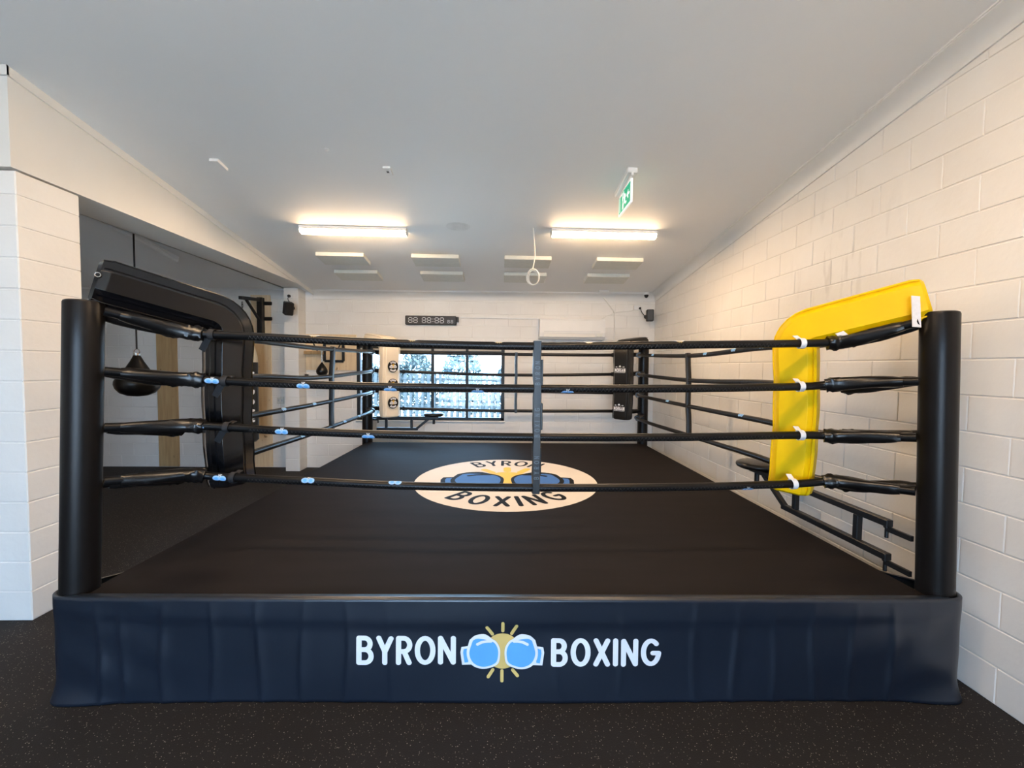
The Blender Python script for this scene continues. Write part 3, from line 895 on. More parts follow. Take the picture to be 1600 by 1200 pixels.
for (x, y, nx_, ny_, al) in PATH:
    front = abs(al) < 5
    for j in range(NZ+1):
        ztop_ = ZC+0.006 if y < 2.3 else ZC-0.035
        z = 0.004+(ztop_-0.004)*j/NZ
        d = skirt_d(al, z) if front else (skirt_d(lx if al < 0 else rx, z) if y < 2.3 else 0.0)
        corner = max(0, 1-min(abs(x-lx), abs(x-rx))/0.32) if y < 2.3 else 0
        d += 0.028*corner*max(0, 1-z/0.12)**2
        vs.append((x+nx_*d, y+ny_*d, z))
    # folded over the canvas edge
    j = len(vs)-1
    inn = 0.10 if front else 0.05
    if y >= 2.3:
        vs.append((x-nx_*0.004, y, ZC-0.033)); vs.append((x-nx_*0.010, y, ZC-0.036)); continue
    vs.append((x-nx_*0.008, y-ny_*0.008, ZC+0.010)); vs.append((x-nx_*0.045 if front else x-nx_*0.02, y-ny_*0.045 if front else y-ny_*0.02, ZC+0.004))
M_ = NZ+3; fs = []
for i in range(len(PATH)-1):
    for j in range(M_-1):
        fs.append((i*M_+j, (i+1)*M_+j, (i+1)*M_+j+1, i*M_+j+1))
skirt = MB().add(vs, fs).build('skirt', 'skirt_vinyl', ring, smooth=True, angle=180)
sm = skirt.modifiers.new('thick', 'SOLIDIFY'); sm.thickness = 0.0025; sm.offset = -1
def puts(x0, z0, tilt=0.0):
    def put(u, v, d):
        x = x0+u; z = z0+v-0.012*u
        return (x, skirt_front_y(x)-skirt_d(x, z)-0.0022-d, z)
    return put
def line_text(txt, x0, x1, z0, h, w):
    hh = h-2*w
    tot = sum(GLY[c][0]*hh*1.12+2*w for c in txt); gap = ((x1-x0)-tot)/(len(txt)-1); x = x0
    for c in txt:
        pt = puts(x+w, z0+w)
        letter(c, hh, w, lambda u, v, d, pt=pt: pt(u*1.12, v, d), 'print_white', skirt)
        x += GLY[c][0]*hh*1.12+2*w+gap
line_text('BYRON', -0.725, -0.222, 0.2065, 0.150, 0.0120)
line_text('BOXING', 0.268, 0.835, 0.195, 0.146, 0.0120)
def dense_emblem():
    sc = 0.205/315
    emblem(skirt, puts(0.017, 0.276), sc, 'print_white', 'print_blue', 'print_sun', gap=0.0016)
dense_emblem()

# ------------------------------------------------------------------ corner pads
def corner_pad(name, key, k, ztop, zbot, matn, label, tilt=0.13, straps='white_webbing', wid=0.205, thk=0.230, arm_end=0.11, ch=0.035):
    b, t = POSTS[key]
    sx = 1 if b[0] < 0 else -1; sy = 1 if b[1] < 4 else -1
    dirn = Vector((sx, sy, 0)).normalized()          # from the post into the ring
    perp = Vector((-dirn.y, dirn.x, 0))
    base = Vector((b[0], b[1], 0)); kk = k*math.sqrt(2)
    root = thing(name, (base+dirn*kk)+Vector((0, 0, zbot)), label, 'corner pad', None)
    pts = []; NV = 15
    RBEND = 0.125; zb = ztop-RBEND*0.951
    for i in range(NV):
        f = (0, 0.012/(zb-zbot), 0.045/(zb-zbot))[i] if i < 3 else 0.045/(zb-zbot)+(1-0.045/(zb-zbot))*(i-2)/(NV-3)
        pts.append(base+dirn*(kk-0.015*math.sin(PI*f))+Vector((0, 0, zbot+(zb-zbot)*f)))
    # bend, then the arm back towards the post
    for a in (15, 30, 45, 60, 72):
        ang = math.radians(a)
        pts.append(base+dirn*(kk-RBEND*(1-math.cos(ang)))+Vector((0, 0, zb+RBEND*math.sin(ang))))
    p0 = pts[-1]; e = base+dirn*arm_end; dz = tilt; Lh = (Vector((p0.x, p0.y, 0))-Vector((e.x, e.y, 0))).length
    for i in range(1, 11):
        f = i/8 if i < 8 else (1-0.05/Lh, 1-0.014/Lh, 1.0)[i-8]
        f = min(f, 1-0.05/Lh) if i < 8 else f
        q = Vector((p0.x, p0.y, 0)).lerp(Vector((e.x, e.y, 0)), f)
        pts.append(Vector((q.x, q.y, p0.z+dz*f)))
    n = len(pts)
    def sec(i, tt):
        # perp axis = a, thickness = b ; chamfered box, puffed between the ties
        w = wid/2; h = thk/2
        puff = 1.0
        if i < NV: puff = 1.0+0.04*math.sin(PI*((i/(NV-1)*3.4+0.3) % 1.0))-0.02
        en = 1.0
        if i == 0 or i == n-1: en = 0.78
        if i == 1 or i == n-2: en = 0.93
        w *= puff*en; h *= puff*en
        c = ch*en
        P = [(w, -h+c*1.2), (w, h-c*1.2), (w-c, h), (0, h*1.06), (-w+c, h), (-w, h-c*1.2), (-w, -h+c*1.2), (-w+c, -h), (0, -h*1.05), (w-c, -h)]
        return P
    body = MB().sweep(pts, sec, side=perp).build('cushion', matn, root, smooth=True, angle=28)
    bv = body.modifiers.new('round', 'BEVEL'); bv.width = 0.012; bv.segments = 2; bv.limit_method = 'ANGLE'; bv.angle_limit = math.radians(30)
    # piping along the four long seams
    seams = []
    for s_a, s_b in ((1, 1), (-1, 1), (1, -1), (-1, -1)):
        line = []
        for i, p in enumerate(pts[1:-1], 1):
            tn = (pts[i+1]-pts[i-1]).normalized(); a = perp; bb = tn.cross(a)
            sc = sec(i, 0); w = sc[0][0]; h = sc[2][1]
            line.append(p+a*((w-0.012)*s_a)+bb*((h-0.010)*s_b))
        seams.append(line)
    for line in seams[:4]:
        MB().tube(spline(line, 40), 0.0045, 6).build('seam', matn, root, smooth=True)
    return root, pts, dirn, perp, sec
ypad = corner_pad('corner_pad', 'FR', 0.477, 2.00, 0.945, 'yellow_vinyl', 'bright yellow vinyl corner pad with white straps beside front ring post', tilt=0.125, arm_end=0.085)
bpad = corner_pad('corner_pad', 'FL', 0.480, 2.035, 0.965, 'black_vinyl', 'glossy plain black corner pad beside the ring post near the wrecking ball', straps='black_webbing', tilt=0.125, arm_end=0.085, thk=0.245, ch=0.06)
wpad = corner_pad('corner_pad', 'BL', 0.475, 2.07, 0.985, 'cream_vinyl', 'cream white corner pad with round dark emblems in front of the window', tilt=0.06, wid=0.26, thk=0.165, arm_end=0.12)
mpad = corner_pad('corner_pad', 'BR', 0.470, 2.07, 0.975, 'matte_vinyl', 'black corner pad with white lettering in the corner by the loudspeaker', tilt=0.06, wid=0.26, thk=0.165, arm_end=0.10)
# straps: a band round the rope and a tab to the pad
def strap(pad, ro, px, matn, tabto=None, w=0.030):
    root = pad[0]; p = at_px(ro, px); P = ro[1]; i = P.index(p)
    t = (P[min(i+1, len(P)-1)]-P[max(i-1, 0)]).normalized()
    u = Vector((0, 0, 1)); u = (u-t*u.dot(t)).normalized(); v = t.cross(u)
    m = MB(); n = 16; R1 = RR+0.005
    vs = []
    for s_ in (-w/2, w/2):
        for r in (R1, R1+0.003):
            vs += [p+t*s_+(u*math.cos(2*PI*k/n)+v*math.sin(2*PI*k/n))*r for k in range(n)]
    fs = []
    for k in range(n):
        k2 = (k+1) % n
        fs += [(n+k, n+k2, 3*n+k2, 3*n+k), (k2, k, 2*n+k, 2*n+k2), (k, k2, n+k2, n+k), (2*n+k2, 2*n+k, 3*n+k, 3*n+k2)]
    m.add(vs, fs)
    o = m.build('strap', matn, root, smooth=True, angle=40)
    if tabto is not None:
        a = p+u*R1*0.6; b = Vector(tabto)
        MB().bar(a, b, 0.004, w, side=t).build('strap_tab', matn, o)
    return o
Yt = ypad[0].location; d_, q_ = ypad[2], ypad[3]
for ro, px, dz, dx in ((0, 1249, 0.05, 0.00), (1, 1249, 0.045, 0.01), (2, 1246, 0.045, 0.01), (3, 1243, 0.045, 0.01)):
    p = at_px(front_ropes[ro], px)
    strap(ypad, front_ropes[ro], px, 'white_webbing', (p.x+dx, p.y+0.055, p.z+dz))
p = at_px(front_ropes[0], 1326); strap(ypad, front_ropes[0], 1326, 'white_webbing', (p.x-0.02, p.y+0.06, p.z+0.07), 0.038)
p = at_px(front_ropes[0], 1424)
MB().bar((p.x-0.005, p.y-0.035, p.z-0.02), (p.x+0.006, p.y-0.010, p.z+0.145), 0.004, 0.045, side=(1, 0, 0)).build('strap', 'white_webbing', ypad[0])
for ro, px in ((0, 332), (1, 348), (2, 352), (3, 362)):
    p = at_px(front_ropes[ro], px)
    strap(bpad, front_ropes[ro], px, 'black_webbing', (p.x+0.01, p.y+0.05, p.z+0.03))
    p = at_px(front_ropes[ro], px)
    if ro < 3: MB().bar((p.x-0.02, p.y-0.005, p.z-0.02), (p.x-0.075, p.y+0.02, p.z-0.09), 0.005, 0.035, side=(1, 0, 0)).build('strap_tail', 'black_webbing', bpad[0])
for pad, ropes, px0 in ((wpad, back_ropes, 632), (mpad, back_ropes, 958)):
    for r in (0, 1, 3):
        p = at_px(ropes[r], px0); q = pad[0].location
        strap(pad, ropes[r], px0, 'black_webbing', (p.x+(0.02 if px0 > 800 else -0.02), p.y-0.05, p.z+0.02))
# eyelet and stitched gather on the black pad
e = bpad[1][-2]; tdir = (bpad[1][-1]-bpad[1][-2]).normalized()
ecam = (CAM-e).normalized()
nrm = (-bpad[3] if (-bpad[3]).dot(ecam) > 0 else bpad[3])
m = MB(); c = e+nrm*0.106+Vector((0, 0, 0.02)); u = tdir; v = nrm.cross(tdir)
m.tube([c+(u*math.cos(2*PI*k/16)+v*math.sin(2*PI*k/16))*0.011 for k in range(17)], 0.0028, 6, caps=False)
m.build('eyelet', 'chrome', bpad[0], smooth=True)
# emblems on the cream pad, lettering on the black one: faces towards the ring centre
def pad_face(pad, z):
    """put(u, v, d) on the face that looks into the ring"""
    pts, dirn, perp, sec = pad[1], pad[2], pad[3], pad[4]
    i = min(range(15), key=lambda j: abs(pts[j].z-z)); p = pts[i]
    h = sec(i, 0)[3][1]
    out = dirn
    right = Vector((0, 0, 1)).cross(out)     # viewer stands in the ring, looking at the face
    def put(u, v, d):
        w = sec(i, 0)[0][0]
        bow = h*(1-0.06*abs(u)/w)
        return Vector((p.x, p.y, z))+right*u+Vector((0, 0, v))+out*(bow+0.018+d)
    return put
for z in (1.715, 1.46, 1.20):
    pf = pad_face(wpad, z)
    pu = lambda u, v, d, pf=pf: pf(u+0.0, v, d)
    b_ = wpad[0]
    flat('emblem_disc', 'print_black', b_, *poly2([(0.083*math.cos(2*PI*i/40), 0.083*math.sin(2*PI*i/40)) for i in range(40)]), pu)
    emblem(b_, lambda u, v, d: pu(u, v, d+0.001), 0.000175, 'print_white', 'digit_grey', 'print_gold', gap=0.0008, rays=RAYS_T, rayw=18)
    arc_text('BYRON', 0.052, 0.020, 90, 80, False, 'print_white', b_, 0.0034, lambda u, v, d: pu(u, v, d+0.002))
    arc_text('BOXING', 0.070, 0.020, 270, 92, True, 'print_white', b_, 0.0034, lambda u, v, d: pu(u, v, d+0.002))
for z in (1.675, 1.40, 1.12):
    pf = pad_face(mpad, z); h = 0.056; w = 0.0054; x = -0.080
    for ch in 'MORGAN':
        letter(ch, h-2*w, w, lambda u, v, d, x=x, pf=pf: pf(x+u*0.72, v, d+0.001), 'print_white', mpad[0])
        x += GLY[ch][0]*(h-2*w)*0.72+0.0125
    for (cx, cy, r) in ((-0.06, 0.069, 0.008), (0, 0.078, 0.014), (0.06, 0.069, 0.008), (-0.036, 0.068, 0.005), (0.036, 0.068, 0.005)):
        flat('crown_dot', 'print_white', mpad[0], *poly2([(cx+r*math.cos(2*PI*i/16), cy+r*math.sin(2*PI*i/16)) for i in range(16)]), lambda u, v, d, pf=pf: pf(u, v, d+0.001))
    flat('underline', 'print_white', mpad[0], *poly2([(-0.085, -0.014), (0.085, -0.014), (0.085, -0.0105), (-0.085, -0.0105)]), lambda u, v, d, pf=pf: pf(u, v, d+0.001))

# ------------------------------------------------------------------ swing-out corner stools
def stool(base, axis, label, zu, zl, length, seat_d):
    """axis: unit direction from the post hinge along the rails"""
    b = Vector(base); ax = Vector(axis).normalized()
    r = thing('corner_stool', b, label, 'stool')
    T = 0.042
    Z = lambda s, z: b+ax*s+Vector((0, 0, z-b.z))
    MB().bar(Z(0.03, zu), Z(length, zu), T, T, ch=0.004).build('upper_rail', 'black_steel', r)
    MB().bar(Z(0.03, zl), Z(length*0.68, zl), T, T, ch=0.004).build('lower_rail', 'black_steel', r)
    for s in (length*0.18, length*0.58):
        MB().bar(Z(s, zl+T/2), Z(s, zu-T/2), T*0.9, T*0.9, side=ax, ch=0.004).build('upright', 'black_steel', r)
    MB().bar(Z(length*0.66, zl+0.005), Z(length*0.86, zu-0.01), T*0.9, T*0.9, ch=0.004).build('brace', 'black_steel', r)
    for z in (zu, zl):
        m = MB(); m.bar(Z(-0.10, z-0.035), Z(0.05, z-0.035), 0.016, 0.03)
        m.lathe([(0.010, -0.06), (0.010, 0.0), (0.016, 0.0), (0.016, 0.03)], Z(0.05, z-0.03), n=10)
        m.build('hinge_bracket', 'black_steel', r)
    c = Z(length*0.93, zu)
    MB().lathe([(0.02, -0.10), (0.02, 0.03)], c, n=12).build('seat_stem', 'black_steel', r, smooth=True)
    prof = [(0.02, 0.022), (seat_d/2-0.03, 0.024), (seat_d/2-0.008, 0.034), (seat_d/2, 0.052), (seat_d/2-0.006, 0.068), (seat_d/2-0.03, 0.080), (0.06, 0.086), (0.005, 0.087)]
    MB().lathe(prof, c, n=30).build('seat', 'leather_black', r, smooth=True, angle=60)
    return r
stool((2.285, 2.285, 0.62), (-0.012, 1, 0), 'black steel swing-out stool with round padded seat behind the yellow pad', 0.835, 0.635, 1.36, 0.34)
stool((-1.985, 6.47, 0.72), (1, 0.0, 0), 'black steel swing-out stool with round padded seat below the window', 0.915, 0.735, 0.99, 0.32)

# ------------------------------------------------------------------ ceiling fittings
def ceil_frame(x, y):
    """down-facing local frame on the sloping ceiling"""
    dx = (ceil_z(x+.1, y)-ceil_z(x-.1, y))/.2; dy = (ceil_z(x, y+.1)-ceil_z(x, y-.1))/.2
    a = Vector((1, 0, dx)).normalized(); n = Vector((dx, dy, -1)).normalized(); b = n.cross(a)
    if b.y < 0: b = -b
    return Vector((x, y, ceil_z(x, y))), a, b, n
def batten(x, y, lit=True, label=None, length=1.19, along='x', group=None):
    c, a, b, n = ceil_frame(x, y)
    if along == 'y': a, b = b, a
    r = thing('batten_light', c, label, 'light', group)
    MB().obox(c+n*0.018, a, b, n, length/2, 0.053, 0.018, 0.003).build('base', 'white_plastic', r)
    m = MB(); prof = [(-0.044, 0.036), (-0.046, 0.044), (-0.041, 0.062), (-0.024, 0.072), (0.024, 0.072), (0.041, 0.062), (0.046, 0.044), (0.044, 0.036)]
    h = length/2-0.012; k = len(prof)
    vs = [c+a*s+b*u+n*d for s in (-h, h) for u, d in prof]
    m.add(vs, [(j, (j+1) % k, k+(j+1) % k, k+j) for j in range(k)])
    df = m.build('diffuser', 'lamp_diffuser' if lit else 'white_plastic', r)
    if lit:
        df.data.materials.append(MATS['lamp_side'])
        for j in (0, 1, 5, 6, 7): df.data.polygons[j].material_index = 1
    for s in (-1, 1):
        m = MB(); pr = [(u*1.04, d*1.02) for u, d in prof]
        vs = [c+a*(s*h)+b*u+n*d for u, d in pr]+[c+a*(s*(h+0.012))+b*u+n*d for u, d in pr]
        m.add(vs, [tuple(range(k)), tuple(range(k, 2*k))[::-1]]+[(j, k+j, k+(j+1) % k, (j+1) % k) for j in range(k)])
        m.build('end_cap', 'white_plastic', r)
    return r
G = 'lit batten lights on the ceiling'
batten(-1.675, 4.73, True, 'lit white batten light glowing warm on the ceiling nearer the beam', group=G)
batten(1.13, 4.66, True, 'lit white batten light glowing warm on the ceiling beside the exit sign', group=G)
batten(-1.675, 1.2, True, 'lit white batten light over the floor before the ring on the pier side', group=G)
batten(1.13, 1.15, True, 'lit white batten light over the floor before the ring near the right wall', group=G)
batten(-4.33, 5.02, False, 'unlit white batten light on the ceiling of the side room', along='y')
for row, y in enumerate((5.52, 6.10)):
    for ci, x in enumerate((-2.09, -0.875, 0.325, 1.525)):
        c, a, b, n = ceil_frame(x, y)
        r = thing('acoustic_panel', c, ('off-white ceiling panel in the row nearer the %s, %s' % (('lit battens', 'back wall cornice')[row], ('beside the beam', 'second from the beam', 'behind the hanging cable', 'beside the right wall')[ci])), 'panel', 'acoustic panels on the ceiling')
        MB().obox(c+n*0.027+b*0.0, a, b, n, 0.305, 0.15, 0.025, 0.004).build('panel', 'panel_white', r)
        m = MB()
        for u in (-0.24, 0.24):
            m.obox(c+n*0.001+a*u, a, b, n, 0.02, 0.10, 0.003)
        m.build('clip', 'white_plastic', r)
# exit sign
c, a, b, n = ceil_frame(1.085, 3.70)
r = thing('exit_sign', c, 'green and white hanging exit sign with running figure', 'sign')
MB().obox(c+Vector((0, 0, -0.018)), (1, 0, 0), b, n, 0.045, 0.20, 0.024, 0.008).build('housing', 'white_plastic', r)
MB().obox(c+n*0.052, (1, 0, 0), b, n, 0.012, 0.19, 0.014, 0.003).build('neck', 'white_plastic', r)
sc_ = c+Vector((0, 0, -0.155)); bb = Vector((0, 1, -0.12)).normalized()
MB().obox(sc_, (1, 0, 0), (0, 1, 0), (0, 0, 1), 0.008, 0.185, 0.10, 0.002).build('plate', 'sign_white', r)
for s in (-1, 1):
    put = lambda u, v, d, s=s: (sc_.x+s*(0.0085+d), sc_.y-s*0+u, sc_.z+v)
    flat('sign_face', 'sign_glow_green', r, *poly2([(-0.168, -0.085), (0.168, -0.085), (0.168, 0.085), (-0.168, 0.085)]), put)
    g2 = lambda u, v, d, put=put: put(u, v, d+0.001)
    # doorway, running figure, arrow
    for st, w in (([(0.135, -0.07), (0.135, 0.065), (0.055, 0.065), (0.055, -0.07)], 0.008), ([(0.01, 0.035), (-0.01, 0.0), (-0.005, -0.02)], 0.017), ([(-0.005, -0.02), (0.03, -0.04), (0.03, -0.07)], 0.010), ([(-0.008, -0.02), (-0.03, -0.045), (-0.055, -0.045)], 0.010), ([(0.008, 0.03), (0.038, 0.02), (0.045, 0.0)], 0.007), ([(0.0, 0.03), (-0.03, 0.03), (-0.04, 0.005)], 0.007), ([(-0.14, 0), (-0.085, 0)], 0.011), ([(-0.11, 0.028), (-0.082, 0), (-0.11, -0.028)], 0.010)):
        v_, f_ = ribbon(st, w, 0.05); flat('pictogram', 'sign_white', r, v_, f_, g2)
    flat('pictogram', 'sign_white', r, *poly2([(0.022+0.015*math.cos(2*PI*i/16), 0.060+0.015*math.sin(2*PI*i/16)) for i in range(16)]), g2)
# ceiling plates, sensor, cable
c, a, b, n = ceil_frame(-1.0, 3.65)
r = thing('junction_plate', c, 'small white rectangular junction plate on the ceiling with a dark slot', 'plate')
MB().obox(c+n*0.010, a, b, n, 0.032, 0.055, 0.010, 0.004).build('cover', 'white_plastic', r)
MB().obox(c+n*0.0205, a, b, n, 0.010, 0.012, 0.001).build('slot', 'black_plastic', r)
c, a, b, n = ceil_frame(-2.43, 3.64)
r = thing('junction_plate', c, 'small blank white plate on the ceiling near the beam', 'plate')
MB().obox(c+n*0.008, a, b, n, 0.032, 0.062, 0.008, 0.003).build('cover', 'ceiling_paint', r)
m = MB().obox(c+n*0.012-b*0.064, a, b, n, 0.034, 0.003, 0.012); m.obox(c+n*0.012+a*0.034, a, b, n, 0.003, 0.064, 0.012)
m.build('rim', 'white_plastic', r)
c, a, b, n = ceil_frame(-0.50, 4.63)
tag(MB().lathe([(0.13, 0.0), (0.13, 0.0015), (0.10, 0.003), (0.01, 0.003)], c, n, 20, (1.05, 0.75)).build('ceiling_patch', 'patch_plaster', smooth=True), 'dull plaster repair patch on the ceiling between the two lit battens', 'patch')
cable_top = onY(833, 366, 4.62); cable_top.z = ceil_z(cable_top.x, 4.62)
r = thing('hanging_cable', cable_top, 'loose cream cable hanging from the ceiling with a coiled end', 'cable')
pts = [cable_top]+[onY(x, y, 4.62) for x, y in ((835, 380), (836, 398), (834, 412), (832, 421))]
MB().tube(spline(pts, 24), 0.006, 8).build('cord', 'cable_white', r, smooth=True)
cc = onY(833, 433, 4.62)
for k, (rx_, rz_, dx) in enumerate(((0.066, 0.088, 0.0), (0.056, 0.080, 0.006), (0.070, 0.078, -0.004))):
    MB().tube([cc+Vector((dx+rx_*math.cos(2*PI*i/28), 0.008*k-0.01+0.006*math.sin(4*PI*i/28), rz_*math.sin(2*PI*i/28)-0.004*k)) for i in range(29)], 0.006, 8, caps=False).build('coil', 'cable_white', r, smooth=True)
for (px, py), lab in (((510, 236), 'tiny white sprinkler cap on the ceiling left of the junction plate'),):
    c, a, b, n = ceil_frame(-1.425, 3.41)
    tag(MB().lathe([(0.02, 0), (0.02, 0.004), (0.012, 0.009), (0.003, 0.010)], c, n, 14).build('sprinkler', 'white_plastic', smooth=True), lab, 'cap')

# ------------------------------------------------------------------ back wall fittings
def wall_pt(x, y, d=0.0): return onY(x, y, YB-d)
# gym timer
p0 = wall_pt(633, 507, 0.05); p1 = wall_pt(713, 494, 0.05)
x0, x1, z0, z1 = p0.x, p1.x, p0.z, p1.z
r = thing('gym_timer', ((x0+x1)/2, YB, z0), 'long black digital gym timer with grey digits on the back wall', 'timer')
MB().box(x0, x1, YB-0.06, YB, z0, z1, 0.010).build('case', 'black_plastic', r)
def digit(x, z, w, h, t, m):
    mb = MB(); yy = YB-0.0605
    segs = [((x, z+h), (x+w, z+h)), ((x, z+h/2), (x+w, z+h/2)), ((x, z), (x+w, z)), ((x, z), (x, z+h/2)), ((x, z+h/2), (x, z+h)), ((x+w, z), (x+w, z+h/2)), ((x+w, z+h/2), (x+w, z+h))]
    for (a, b) in segs:
        aa = Vector((a[0], yy, a[1])); b2 = Vector((b[0], yy, b[1])); e = (b2-aa).normalized()*t*0.7
        mb.bar(aa+e, b2-e, t, 0.002, side=(0, 1, 0))
    return mb.build('digit', m, r)
W_ = x1-x0; hz = (z1-z0)
dx = W_*0.068; dh = hz*0.56; dz = z0+hz*0.22
for f in (0.07, 0.17, 0.335, 0.435, 0.585, 0.685): digit(x0+W_*f, dz, dx, dh, 0.010, 'digit_grey')
for f in (0.83, 0.895): digit(x0+W_*f, dz, dx*0.6, dh*0.55, 0.006, 'digit_grey')
m = MB()
for zz in (0.36, 0.64): m.obox((x0+W_*0.545, YB-0.0605, z0+hz*zz), (1, 0, 0), (0, 1, 0), (0, 0, 1), 0.006, 0.001, 0.006)
m.build('colon', 'digit_grey', r)
MB().box(x1, x1+0.035, YB-0.05, YB, z0+hz*0.35, z1-0.01, 0.004).build('sensor_tab', 'black_plastic', r)
a = wall_pt(719, 496, .012); b = wall_pt(841, 498, .012); c = wall_pt(842, 520, .012)
m = MB().bar(a, b, 0.02, 0.016, side=(0, 0, 1)); m.bar(b, c, 0.02, 0.016, side=(1, 0, 0))
tag(m.build('cable_duct', 'white_plastic'), 'thin white cable duct running from the timer to the air conditioner', 'duct')
# split air conditioner
p0 = onY(843, 529, YB-0.2); p1 = onY(946, 499, YB-0.2)
x0, x1, z0, z1 = p0.x, p1.x, p0.z, p1.z
r = thing('air_conditioner', ((x0+x1)/2, YB, z0), 'white split air conditioner mounted high on the back wall', 'air conditioner')
m = MB(); prof = [(0.0, 0.0), (-0.15, 0.0), (-0.19, 0.035), (-0.205, 0.10), (-0.205, 0.30), (-0.19, 0.325), (0.0, 0.325)]
k = len(prof); H = (z1-z0)/0.325
vs = [(x, YB+u, z0+d*H) for x in (x0, x1) for u, d in prof]
m.add(vs, [tuple(range(k)), tuple(range(k, 2*k))[::-1]]+[(j, k+j, k+(j+1) % k, (j+1) % k) for j in range(k)])
m.build('body', 'white_plastic', r)
MB().box(x0+0.07, x1-0.17, YB-0.200, YB-0.187, z0+0.030, z0+0.10, 0.003).build('louvre', 'trim_paint', r)
MB().box(x0+0.07, x1-0.08, YB-0.209, YB-0.204, z0+0.118, z0+0.124).build('seam', 'digit_grey', r)
MB().box(x1-0.14, x1-0.05, YB-0.205, YB-0.19, z0+0.04, z0+0.085).build('display', 'panel_white', r)
# conduit
m = MB()
a, b, c = wall_pt(937, 457, .015), wall_pt(960, 487, .015), wall_pt(961, 545, .015)
m.tube([a, b], 0.012, 8); m.tube([b, c], 0.012, 8); m.lathe([(0.02, -0.02), (0.02, 0.02)], b, (0, 1, 0), 12)
r = m.build('conduit', 'trim_paint', smooth=True)
tag(r, 'white conduit dropping from the ceiling right of the air conditioner', 'conduit')
m = MB(); m.tube(spline([wall_pt(960, 488, .012), wall_pt(972, 487, .02), wall_pt(985, 486, .02), wall_pt(993, 484, .012)], 14), 0.006, 6)
m.tube(spline([wall_pt(960, 489, .012), wall_pt(950, 493, .012), wall_pt(938, 499, .012)], 10), 0.006, 6)
tag(m.build('wall_cable', 'trim_paint', smooth=True), 'thin pale cable looping along the wall towards the right loudspeaker', 'cable')
# loudspeakers
def speaker(c, yaw, pitch, label, w, h, d, wallp, outlet=None):
    c = Vector(c); f = Vector((math.sin(yaw)*math.cos(pitch), -math.cos(yaw)*math.cos(pitch), -math.sin(pitch)))
    a = f.cross(Vector((0, 0, 1))).normalized(); u = a.cross(f)
    r = thing('loudspeaker', c, label, 'speaker')
    MB().obox(c, a, f, u, w/2, d/2, h/2, 0.012).build('cabinet', 'black_plastic', r)
    MB().obox(c+f*(d/2+0.003), a, f, u, w/2-0.010, 0.004, h/2-0.010, 0.003).build('grille', 'black_steel', r)
    m = MB(); m.bar(c-f*(d/2), wallp, 0.022); m.lathe([(0.035, -0.006), (0.035, 0.006)], wallp, (Vector(wallp)-c), 14)
    m.build('bracket', 'black_steel', r)
    return r
c = onY(450.5, 482, 6.50)
sl = speaker(c, 0.75, 0.30, 'black loudspeaker tilted down from the pilaster in the side opening', 0.125, 0.20, 0.13, (-3.34, 6.665, c.z+0.03))
o = onY(452, 463, 6.66)
r = thing('power_outlet', o, 'white power outlet with black plug above the left loudspeaker', 'outlet')
MB().obox(o, (1, 0, 0), (0, 1, 0), (0, 0, 1), 0.055, 0.012, 0.035, 0.004).build('plate', 'white_plastic', r)
MB().lathe([(0.022, 0), (0.022, 0.03), (0.012, 0.045)], o+Vector((0.01, -0.012, 0)), (0, -1, 0), 12).build('plug', 'black_plastic', r)
MB().tube(spline([o+Vector((0.01, -0.05, 0)), o+Vector((0.01, -0.06, -0.06)), c+Vector((0, 0.05, 0.10))], 10), 0.006, 6).build('cord', 'black_plastic', r)
c = onY(1015.5, 493, 6.74)
speaker(c, -0.25, 0.0, 'small black loudspeaker in the back corner by the right wall', 0.115, 0.19, 0.12, (c.x, YB-0.008, c.z))
o = wall_pt(995, 481, .012)
r = thing('power_outlet', o, 'white power outlet with dangling black cord by the corner loudspeaker', 'outlet')
MB().obox(o, (1, 0, 0), (0, 1, 0), (0, 0, 1), 0.055, 0.012, 0.038, 0.004).build('plate', 'white_plastic', r)
MB().lathe([(0.018, 0), (0.018, 0.03), (0.010, 0.045)], o+Vector((0.045, -0.012, -0.01)), (0, -1, 0), 12).build('plug', 'black_plastic', r)
MB().tube(spline([o+Vector((0.045, -0.05, -0.01)), o+Vector((0.07, -0.05, -0.08)), o+Vector((0.11, -0.07, -0.14)), c+Vector((-0.05, 0, -0.07))], 16), 0.007, 6).build('cord', 'black_plastic', r)
# dome camera
c = onY(1010, 459, 6.80); c.z = ceil_z(c.x, 6.80)
r = thing('security_camera', c, 'small white dome camera under the ceiling in the back corner', 'camera')
MB().lathe([(0.05, 0.0), (0.052, 0.025), (0.045, 0.04), (0.005, 0.042)], c, (0, 0, -1), 18).build('base', 'white_plastic', r, smooth=True)
MB().lathe([(0.034, 0.03), (0.034, 0.055), (0.026, 0.078), (0.010, 0.090), (0.002, 0.091)], c, (0, 0, -1), 18).build('dome', 'black_plastic', r, smooth=True)
c = onY(943, 456, 6.72); c.z = ceil_z(c.x, 6.72)
tag(MB().obox(c+Vector((0, 0, -0.012)), (1, 0, 0), (0, 1, 0), (0, 0, 1), 0.08, 0.03, 0.012, 0.004).build('conduit_box', 'white_plastic'), 'flat white conduit box on the ceiling above the air conditioner', 'conduit box')

